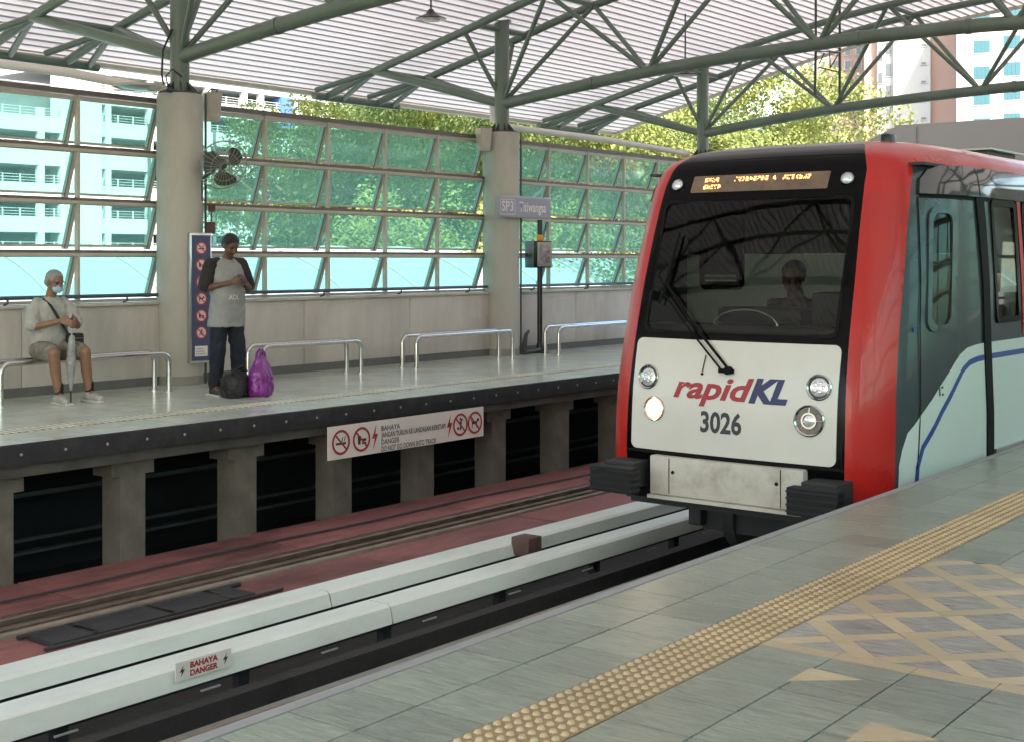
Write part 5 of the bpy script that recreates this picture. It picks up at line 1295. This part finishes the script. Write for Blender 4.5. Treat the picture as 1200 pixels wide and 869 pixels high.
for s_ in (-1, 1):
    a = Vector(ans[s_]); bm = bmesh.new(); chain(bm, [((a.x-.005,a.y,.19),.046),(tuple(a),.044)]); fuse('sock', bm, M['sock'], ps, .008, 2)
    bm = bmesh.new(); chain(bm, [((a.x-.05,a.y,.05),.046),((a.x+.07,a.y+s_*.012,.055),.050),((a.x+.17,a.y+s_*.025,.04),.038)]); capsule(bm, (a.x,a.y,.06), .05, (a.x,a.y,.095), .046); fuse('shoe', bm, M['shoe'], ps, .008, 2)
    q = MB(); q.cbox((a.x-.10,a.y-.048,.0),(a.x+.21,a.y+.055,.026),.012,M['sole']); q.build('sole', ps, smooth=True)
m = MB()
st = [(.045,.10,1.075),(.135,.055,1.0),(.165,.0,.92),(.185,-.02,.84),(.19,.06,.74),(.20,.12,.66)]
st = [(.075,-.10,1.055),(.155,-.055,.985),(.172,-.01,.90),(.188,.035,.82),(.20,.09,.72),(.21,.14,.64)]
m.tube(st, .014, M['strap'], 8); m.build('bag_strap', ps, smooth=True)
m = MB(); m.cbox((.19,.08,.54),(.27,.26,.70),.03,M['bagblk']); 
hb = empty('waist_bag', ps.matrix_basis @ Vector((0,0,0)), R(-4), 'small black shoulder bag resting on the lap of the seated person', 'bag'); m.build('bag_body', hb, smooth=True)
m = MB(); m.box((.2705,.10,.645),(.2725,.24,.650),M['steel']); m.build('zip', hb)
um = empty('umbrella', ps.matrix_basis @ Vector((.415, .02, 0)), 0, 'folded silver-grey umbrella held upright by the seated person', 'umbrella')
M['umb'] = mat('umbrella_silver', (.30,.31,.30), .5, var=.35, vs=14)
bm = bmesh.new(); capsule(bm, (0,0,.14), .016, (.0,.0,.42), .050, 16); capsule(bm, (0,0,.42), .050, (.0,.01,.66), .030, 16)
fuse('canopy', bm, M['umb'], um, .006, 1, .016, .03)
m = MB(); m.tube([(0,0,0),(0,0,.16)], .008, M['black'], 8); m.build('tip', um)
m = MB(); m.tube([(0,.01,.64),(0,.01,.80)], .008, M['steel'], 8); m.build('shaft', um)
m = MB(); m.tube([(0,.01,.76),(0,.01,.82),(-.02,.01,.85),(-.055,.01,.85),(-.07,.01,.82)], .012, M['black'], 8); m.build('handle', um, smooth=True)

# ---- driver in the cab
pd = empty('person', (TX+.05, 9.55, 0), R(-90), 'train driver seen as a dark figure behind the windscreen', 'person')
bm = bmesh.new(); head(bm, (.05,0,1.315), Matrix.Rotation(R(8), 3, 'Y'), 1.05); capsule(bm, (0,0,1.12), .07, (.02,0,1.24), .062)
loft(bm, [((0,0,.5),.12,.16),((0,0,.8),.12,.17),((0,0,1.05),.10,.19),((0,0,1.16),.06,.10)])
for s_ in (-1, 1):
    chain(bm, [((0,s_*.18,1.09),.05),((.1,s_*.24,.86),.04),((.33,s_*.16,.95),.028)]); hand(bm, (.33,s_*.16,.95), (1,-s_*.2,0), (0,-s_*.6,.6), (0,0,-1), .5)
    chain(bm, [((0,s_*.1,.55),.085),((.40,s_*.13,.52),.06),((.38,s_*.13,.08),.045)])
fuse('body', bm, M['skin'], pd, .009, 3)
bm = bmesh.new(); ell(bm, (.03,0,1.36), (.112,.092,.095)); fuse('hair', bm, M['hair'], pd, .009, 2, cutf=lambda p: p.x > .10 and p.z < 1.39)
bm = bmesh.new(); loft(bm, [((0,0,.55),.14,.18),((0,0,.8),.14,.185),((0,0,1.03),.12,.195),((0,0,1.12),.09,.14),((0,0,1.17),.065,.07)])
for s_ in (-1, 1): chain(bm, [((0,s_*.17,1.06),.07),((.05,s_*.215,.95),.07)])
fuse('uniform_shirt', bm, mat('uniform', (.05,.05,.06), .8), pd, .01, 3, .015, .07)
bm = bmesh.new()
for s_ in (-1, 1): chain(bm, [((0,s_*.1,.55),.105),((.40,s_*.13,.53),.08),((.38,s_*.13,.10),.06)])
fuse('trousers', bm, M['jeans'], pd, .012, 2)

# ================================================================== SURROUNDINGS
g = MB(); g.add([(-1500,-1200,-7.5),(1500,-1200,-7.5),(1500,1800,-7.5),(-1500,1800,-7.5)], [(0,1,2,3)], mat('ground', (.16,.15,.125), .9, var=.4, vs=.02))
tag(g.build('ground'), kind='structure')
g = MB(); g.add([(-85,-200,-7.49),(-18,-200,-7.49),(-18,400,-7.49),(-85,400,-7.49)], [(0,1,2,3)], mat('grass_ground', (.06,.09,.03), .9, var=.4, vs=.3)); tag(g.build('verge'), kind='structure')
# pale barrel canopy outside
M['canopy'] = mat('canopy_metal', (.20,.235,.23), .5, var=.06, vs=.5)
cn = empty('walkway_canopy', (-22, 0, 0), 0, 'long pale curved metal canopy seen through the lower row of teal panes', 'canopy')
def barrel(x0, x1, zt, sag, y0, y1, seam=2.2):
    n = 16; pts = []
    for i in range(n+1):
        t_ = i/n*2-1; pts.append(((x0+x1)/2+t_*(x1-x0)/2-(-22), zt-sag*t_*t_))
    y = y0
    while y < y1:
        m = MB(); vs = [(a, y+.03, b) for a, b in pts]+[(a, y+seam-.03, b) for a, b in pts]; m.add(vs, [(i,i+1,n+2+i,n+1+i) for i in range(n)], M['canopy']); m.build('roof_sheet', cn, smooth=True, fix=False)
        m = MB(); m.tube([(a, y, b+.02) for a, b in pts], .05, M['cage'], 6); m.build('seam', cn)
        y += seam
barrel(-25.5, -18.5, 1.72, 1.5, 6, 60)
m = MB(); m.box((3.4,0,-1.4),(3.55,70,.35),M['canopy']); m.box((-3.6,0,-7.4),(-3.4,70,.35),M['canopy']); m.build('side_wall', cn)
for i in range(14):
    m = MB(); m.tube([(3.2,4+i*4.4,-7.5),(3.2,4+i*4.4,.3)], .12, M['canopy'], 10); m.build('post', cn)

# parking garage
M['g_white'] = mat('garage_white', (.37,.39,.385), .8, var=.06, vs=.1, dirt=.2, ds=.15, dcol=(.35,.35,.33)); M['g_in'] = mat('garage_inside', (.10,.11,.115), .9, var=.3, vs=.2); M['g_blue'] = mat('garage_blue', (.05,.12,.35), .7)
M['car'] = mat('far_car_paint', (.2,.2,.22), .3, coat=.5)
GX = -95
ga = empty('parking_garage', (GX, 30, -7.5), 0, 'long white multi-storey parking garage with open decks and railings behind the glazing', 'building')
def gpart(a, b, mt, nm, smooth=False):
    m = MB(); m.box((a[0]-GX, a[1]-30, a[2]+7.5), (b[0]-GX, b[1]-30, b[2]+7.5), mt); return m.build(nm, ga)
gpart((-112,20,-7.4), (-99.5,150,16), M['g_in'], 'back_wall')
lev = [-5.6,-3.0,-.3,2.35,5.0,7.65,10.3,12.95,15.6,18.1]
for i, z in enumerate(lev):
    y1 = 150 if i < 8 else 150; y0 = 20 if i < 8 else 66
    gpart((-99.4,y0,z-1.35), (-95,y1,z-.10), M['g_white'], 'spandrel')
    if i < 9:
        for k in range(3): gpart((-95.05,y0,z+.05+k*.22), (-95,y1,z+.09+k*.22), M['g_white'], 'railing_bar')
        m = MB(); y = y0
        while y < 120: m.box((-95.06-GX, y-30, z-.1+7.5), (-94.99-GX, y+.09-30, z+.56+7.5), M['g_white']); y += 1.5
        m.build('railing_posts', ga)
y = 21
k = 0
while y < 150:
    gpart((-95.4,y,-7.4), (-94.95,y+.55,13.5 if y < 66 else 17.5), M['g_white'], 'column'); k += 1
    y += 4.2 if k % 3 else 2.0
gpart((-97,63,-7.4), (-94.6,66.2,21), M['g_white'], 'stair_tower')
gpart((-96,86,13.8), (-94.8,87.6,16.7), M['g_blue'], 'blue_panel')
for yy in (71, 78): gpart((-95,yy,-5), (-94.7,yy+.15,13), M['g_in'], 'drain_pipe')
# office storey on top with small windows
gpart((-112,66.5,17.9), (-95.6,150,21.6), M['g_white'], 'office_storey')
y = 68
wm = mat('pale_window', (.25,.27,.28), .2)
while y < 120:
    gpart((-95.6,y,19.1), (-95.5,y+.9,20.3), wm, 'window'); y += 1.7 if int(y) % 3 else 2.6
tw = empty('pale_office_block', (-150, 80, -7.5), 0, 'pale overexposed office block rising behind the parking garage', 'building')
m = MB(); m.box((-20,-20,0), (0,60,42), M['g_white']); m.build('wall', tw)
for i in range(9):
    for j in range(12): m = MB(); m.box((.02,-17+j*5.5,22+i*2.2-.0), (.12,-14.5+j*5.5,23.1+i*2.2), wm); m.build('window', tw)

# trees
def leaf_mat(name, c1, c2):
    m = bpy.data.materials.new(name); m.use_nodes = True; t = m.node_tree; N = t.nodes; L = t.links; p = N['Principled BSDF']; p.inputs['Roughness'].default_value = .6
    tc = N.new('ShaderNodeTexCoord'); n = N.new('ShaderNodeTexNoise'); n.inputs['Scale'].default_value = .55; n.inputs['Detail'].default_value = 4; L.new(tc.outputs['Object'], n.inputs[0])
    g_ = N.new('ShaderNodeTexWhiteNoise'); g_.noise_dimensions = '3D'; sn = N.new('ShaderNodeVectorMath'); sn.operation = 'SNAP'; sn.inputs[1].default_value = (.3,.3,.3); L.new(tc.outputs['Object'], sn.inputs[0]); L.new(sn.outputs[0], g_.inputs[0])
    ad = N.new('ShaderNodeMath'); ad.operation = 'MULTIPLY_ADD'; ad.inputs[1].default_value = .35; L.new(g_.outputs[0], ad.inputs[0]); L.new(n.outputs[0], ad.inputs[2])
    rp = N.new('ShaderNodeValToRGB'); rp.color_ramp.elements[0].position = .45; rp.color_ramp.elements[1].position = .85; rp.color_ramp.elements[0].color = (*c2,1); rp.color_ramp.elements[1].color = (*c1,1)
    L.new(ad.outputs[0], rp.inputs[0]); L.new(rp.outputs[0], p.inputs['Base Color'])
    tr = N.new('ShaderNodeBsdfTranslucent'); L.new(rp.outputs[0], tr.inputs[0]); mx = N.new('ShaderNodeMixShader'); mx.inputs[0].default_value = .35
    L.new(p.outputs[0], mx.inputs[1]); L.new(tr.outputs[0], mx.inputs[2]); L.new(mx.outputs[0], N['Material Output'].inputs[0]); return m
LM = [leaf_mat('foliage_yellow_green', (.20,.215,.045), (.09,.12,.026)), leaf_mat('foliage_green', (.12,.16,.045), (.06,.09,.022)), leaf_mat('foliage_mid', (.16,.19,.042), (.075,.105,.024))]
M['bark'] = mat('bark', (.09,.065,.045), .9, var=.4, vs=6, bump=.6, bs=20)
def crown_mesh(seed, mt, nclump=85, per=430, R_=4.6):
    rnd = random.Random(seed); vs = []; fs = []
    for c in range(nclump):
        while True:
            p = Vector((rnd.uniform(-1,1), rnd.uniform(-1,1), rnd.uniform(-1,1)))
            if .25 < p.length < 1: break
        c0 = Vector((p.x*R_, p.y*R_, p.z*R_*.85)); cr = rnd.uniform(.55,1.35)
        for k in range(per):
            d = Vector((rnd.gauss(0,1), rnd.gauss(0,1), rnd.gauss(0,.75))); d = d.normalized()*cr*(rnd.random()**.4)
            q_ = c0+d; s_ = rnd.uniform(.045,.105)
            a = Vector((rnd.gauss(0,1), rnd.gauss(0,1), rnd.gauss(0,1))).normalized(); b = a.orthogonal().normalized()
            i = len(vs); vs += [tuple(q_-a*s_), tuple(q_+b*s_*.55), tuple(q_+a*s_), tuple(q_-b*s_*.55)]; fs.append((i,i+1,i+2,i+3))
    me = bpy.data.meshes.new('crown'); me.from_pydata(vs, [], fs); me.materials.append(mt); me.update(); return me
crowns = [crown_mesh(1, LM[0]), crown_mesh(2, LM[1]), crown_mesh(3, LM[2]), crown_mesh(4, LM[0], 70, 400)]
def trunk_mesh(seed):
    rnd = random.Random(seed); m = MB()
    m.tube([(0,0,0),(.1,.05,3),(.0,.1,6.0),(.1,0,9)], .3, M['bark'], 10, radii=[.34,.26,.2,.08])
    for k in range(7):
        a = rnd.uniform(0,6.28); z = rnd.uniform(5,7.5); r = rnd.uniform(2,3.8)
        m.tube([(0,.05,z),(r*.5*math.cos(a),r*.5*math.sin(a),z+1.2),(r*math.cos(a),r*math.sin(a),z+rnd.uniform(1.8,3.2))], .09, M['bark'], 7, radii=[.13,.08,.03])
    return m.mesh('trunk', smooth=True)
trunks = [trunk_mesh(5), trunk_mesh(6)]
tl = [(345,62,2.0,1,1.0,'low leafy tree in front of the parking garage, seen through the upper panes'),
 (405,44,6.9,2,.95,'bushy tree at the left end of the tree row, beside the parking garage'),
 (470,47,7.9,0,1.0,'yellow-green tree behind the panes left of the station sign column'),
 (535,43,7.3,1,.95,'tree directly behind the top of the station sign column'),
 (600,48,7.8,0,1.05,'yellow-green tree just right of the station sign column'),
 (668,45,6.9,3,.95,'tree behind the white rain pipe'),
 (735,50,7.6,2,1.0,'tree showing above the left front corner of the train'),
 (800,47,6.6,0,.95,'tree behind the post of the farthest column'),
 (865,52,7.8,3,1.05,'tall bright tree above the middle of the train roof'),
 (928,55,9.6,0,1.1,'tallest bright yellow-green tree in front of the pink apartment tower'),
 (985,60,8.2,2,.85,'tree at the right end of the row, below the apartment towers'),
 (450,62,9.5,1,1.1,'darker tree in the second row near the parking garage'),
 (560,64,9.8,2,1.1,'darker tree in the second row behind the station sign column'),
 (690,66,9.6,1,1.1,'darker tree in the second row behind the rain pipe'),
 (820,68,9.6,1,1.1,'darker tree in the second row left of the pink tower'),
 (505,36,3.4,3,.8,'low bright tree near the glazing left of the station sign column'),
 (640,37,3.6,2,.8,'low tree near the glazing right of the station sign column')]
for i, (px, d, top_, k, s_, lb) in enumerate(tl):
    p = atd(px, 305, d); cz = top_-4.0*s_
    t = empty('tree', (p.x, p.y, -7.5), random.uniform(0, 6.28), lb, 'tree', 'trees behind the station')
    c = link('crown', crowns[k], t, loc=(0, 0, cz+7.5)); c.scale = (s_*1.0, s_*1.0, s_)
    t2 = link('trunk', trunks[i % 2], t); t2.scale = (1, 1, (cz+7.5+1)/9)
# low hedge mass below the trees
def hedge():
    rnd = random.Random(9); vs = []; fs = []
    for k in range(52000):
        px = rnd.uniform(330, 1010); d = rnd.uniform(50, 60); p = atd(px, 305, d); z = -6+rnd.random()**.6*10.5
        a = Vector((rnd.gauss(0,1), rnd.gauss(0,1), rnd.gauss(0,1))).normalized(); b = a.orthogonal(); s_ = rnd.uniform(.1,.24); q_ = Vector((p.x, p.y, z)); i = len(vs)
        vs += [tuple(q_-a*s_), tuple(q_+b*s_*.6), tuple(q_+a*s_), tuple(q_-b*s_*.6)]; fs.append((i,i+1,i+2,i+3))
    me = bpy.data.meshes.new('undergrowth'); me.from_pydata(vs, [], fs); me.materials.append(LM[1]); return me
tag(link('undergrowth', hedge()), 'dense green undergrowth filling the space between the tree trunks', 'undergrowth', kind='stuff')

# apartment towers on the right
M['ap_white'] = mat('apartment_white', (.36,.345,.325), .8, var=.05, vs=.1); M['ap_peach'] = mat('apartment_peach', (.33,.21,.165), .8, var=.06, vs=.1); M['ap_pink'] = mat('apartment_pink', (.36,.27,.23), .8, var=.06, vs=.1)
M['ap_glass'] = mat('apartment_glass', (.03,.105,.125), .25, spec=.3); M['ap_dark'] = mat('apartment_dark_glass', (.07,.08,.09), .2)
def tower(name, label, x0, x1, ytop, D, sections, wins, rot=0):
    """x0..x1: extent across as seen from the station at distance D; sections (a, b, material, step); windows (x, width, y list, height, material)"""
    p = atd(x0, 305, D); s_ = D/1580; W = (x1-x0)*s_
    t = empty(name, (p.x, p.y, -7.5), R(38.1)-math.atan((x0-600)/1580)-R(3)+rot, label, 'building')
    zt = CAM_H+7.5+(305-ytop)*s_
    for a, b, mt, st in sections:
        m = MB(); m.box(((a-x0)*s_, -st, 0), ((b-x0)*s_, 14, zt), mt); m.build('wall', t)
    for x, w_, yl, h, mt in wins:
        st = [q_[3] for q_ in sections if q_[0] <= x <= q_[1]][0]
        for yy in yl:
            zc = CAM_H+7.5+(305-yy)*s_; xa = (x-w_/2-x0)*s_; xb = (x+w_/2-x0)*s_; hh = h*s_/2
            m = MB(); m.box((xa-.12, -st-.10, zc-hh-.12), (xb+.12, -st-.02, zc+hh+.12), M['ap_white']); fr_ = m.build('window', t)
            m = MB(); m.box((xa, -st-.14, zc-hh), (xb, -st-.101, zc+hh), mt); m.build('pane', fr_)
            if w_ > 12:
                for k in (1, 2, 3):
                    m = MB(); xx = xa+(xb-xa)*k/4; m.box((xx-.035, -st-.18, zc-hh), (xx+.035, -st-.141, zc+hh), M['ap_dark']); m.build('mullion', fr_)
    return t
tower('apartment_tower', 'white apartment tower with cyan windows at the right edge above the grey roof', 1121, 1290, -70, 150, [(1121,1290,M['ap_white'],0)],
      [(1149,18,[24-60,24-30,24,56.5,87,117,147],14,M['ap_glass']), (1182,18,[24-60,24-30,20,53,84,112,143],15,M['ap_glass']), (1222,18,[-6,24,54,84,112,142],15,M['ap_dark']), (1256,18,[-6,24,54,84,112,142],15,M['ap_glass'])])
tw_ = tower('apartment_tower', 'white and peach apartment tower behind the roof truss, left of the cyan windows', 1013, 1121, -60, 170, [(1013,1028,M['ap_peach'],0),(1028,1046,M['ap_white'],1.2),(1046,1087,M['ap_white'],2.0),(1087,1121,M['ap_peach'],1.0)],
      [(1031.5,5,[16+26*k for k in range(-2,6)],12,M['ap_dark']), (1040.5,6,[10+25*k for k in range(-2,7)],14,M['ap_dark']), (1079.5,5,[17+21*k for k in range(-3,7)],2,M['ap_dark'])])
tower('apartment_tower', 'pinkish apartment block with narrow windows behind the tallest tree', 935, 1010, -20, 185, [(935,985,M['ap_pink'],0),(985,1010,M['ap_peach'],1.0)],
      [(950,5,[10+17*k for k in range(0,8)],9,M['ap_dark']), (964,5,[10+17*k for k in range(0,8)],9,M['ap_dark']), (978,5,[10+17*k for k in range(0,8)],9,M['ap_dark']), (992,6,[12+17*k for k in range(0,8)],10,M['ap_dark']), (1004,5,[12+17*k for k in range(0,8)],10,M['ap_dark'])])
# grey roof of the next platform building
nr_ = empty('grey_hall_roof', (0, 29.4, 0), 0, 'plain dark grey roof end rising behind the train at the right edge', 'roof')
M['hall'] = mat('hall_roof_grey', (.032,.030,.026), .8, var=.1, vs=.5)
prof = [(-13.4,3.15),(-13.0,4.05),(-11.95,4.50),(4,4.50),(4,2.0),(-13.4,2.0)]
m = MB(); m.add([(x, 0, z) for x, z in prof]+[(x, 30, z) for x, z in prof], [(0,1,2,3,4,5),(6,7,8,9,10,11)]+[(i,(i+1)%6,6+(i+1)%6,6+i) for i in range(6)], M['hall']); m.build('roof_shell', nr_)
for x in (-12.5, -1):
    m = MB(); m.box((x-.2, .5, -1.2), (x+.2, .9, 2.0), M['conc']); m.build('support', nr_)
m = MB()
for k in range(6): m.box((-11.5+k*2.4, -.02, 2.1), (-11.47+k*2.4, -.002, 4.45), M['t_under'])
m.build('fascia_joints', nr_)
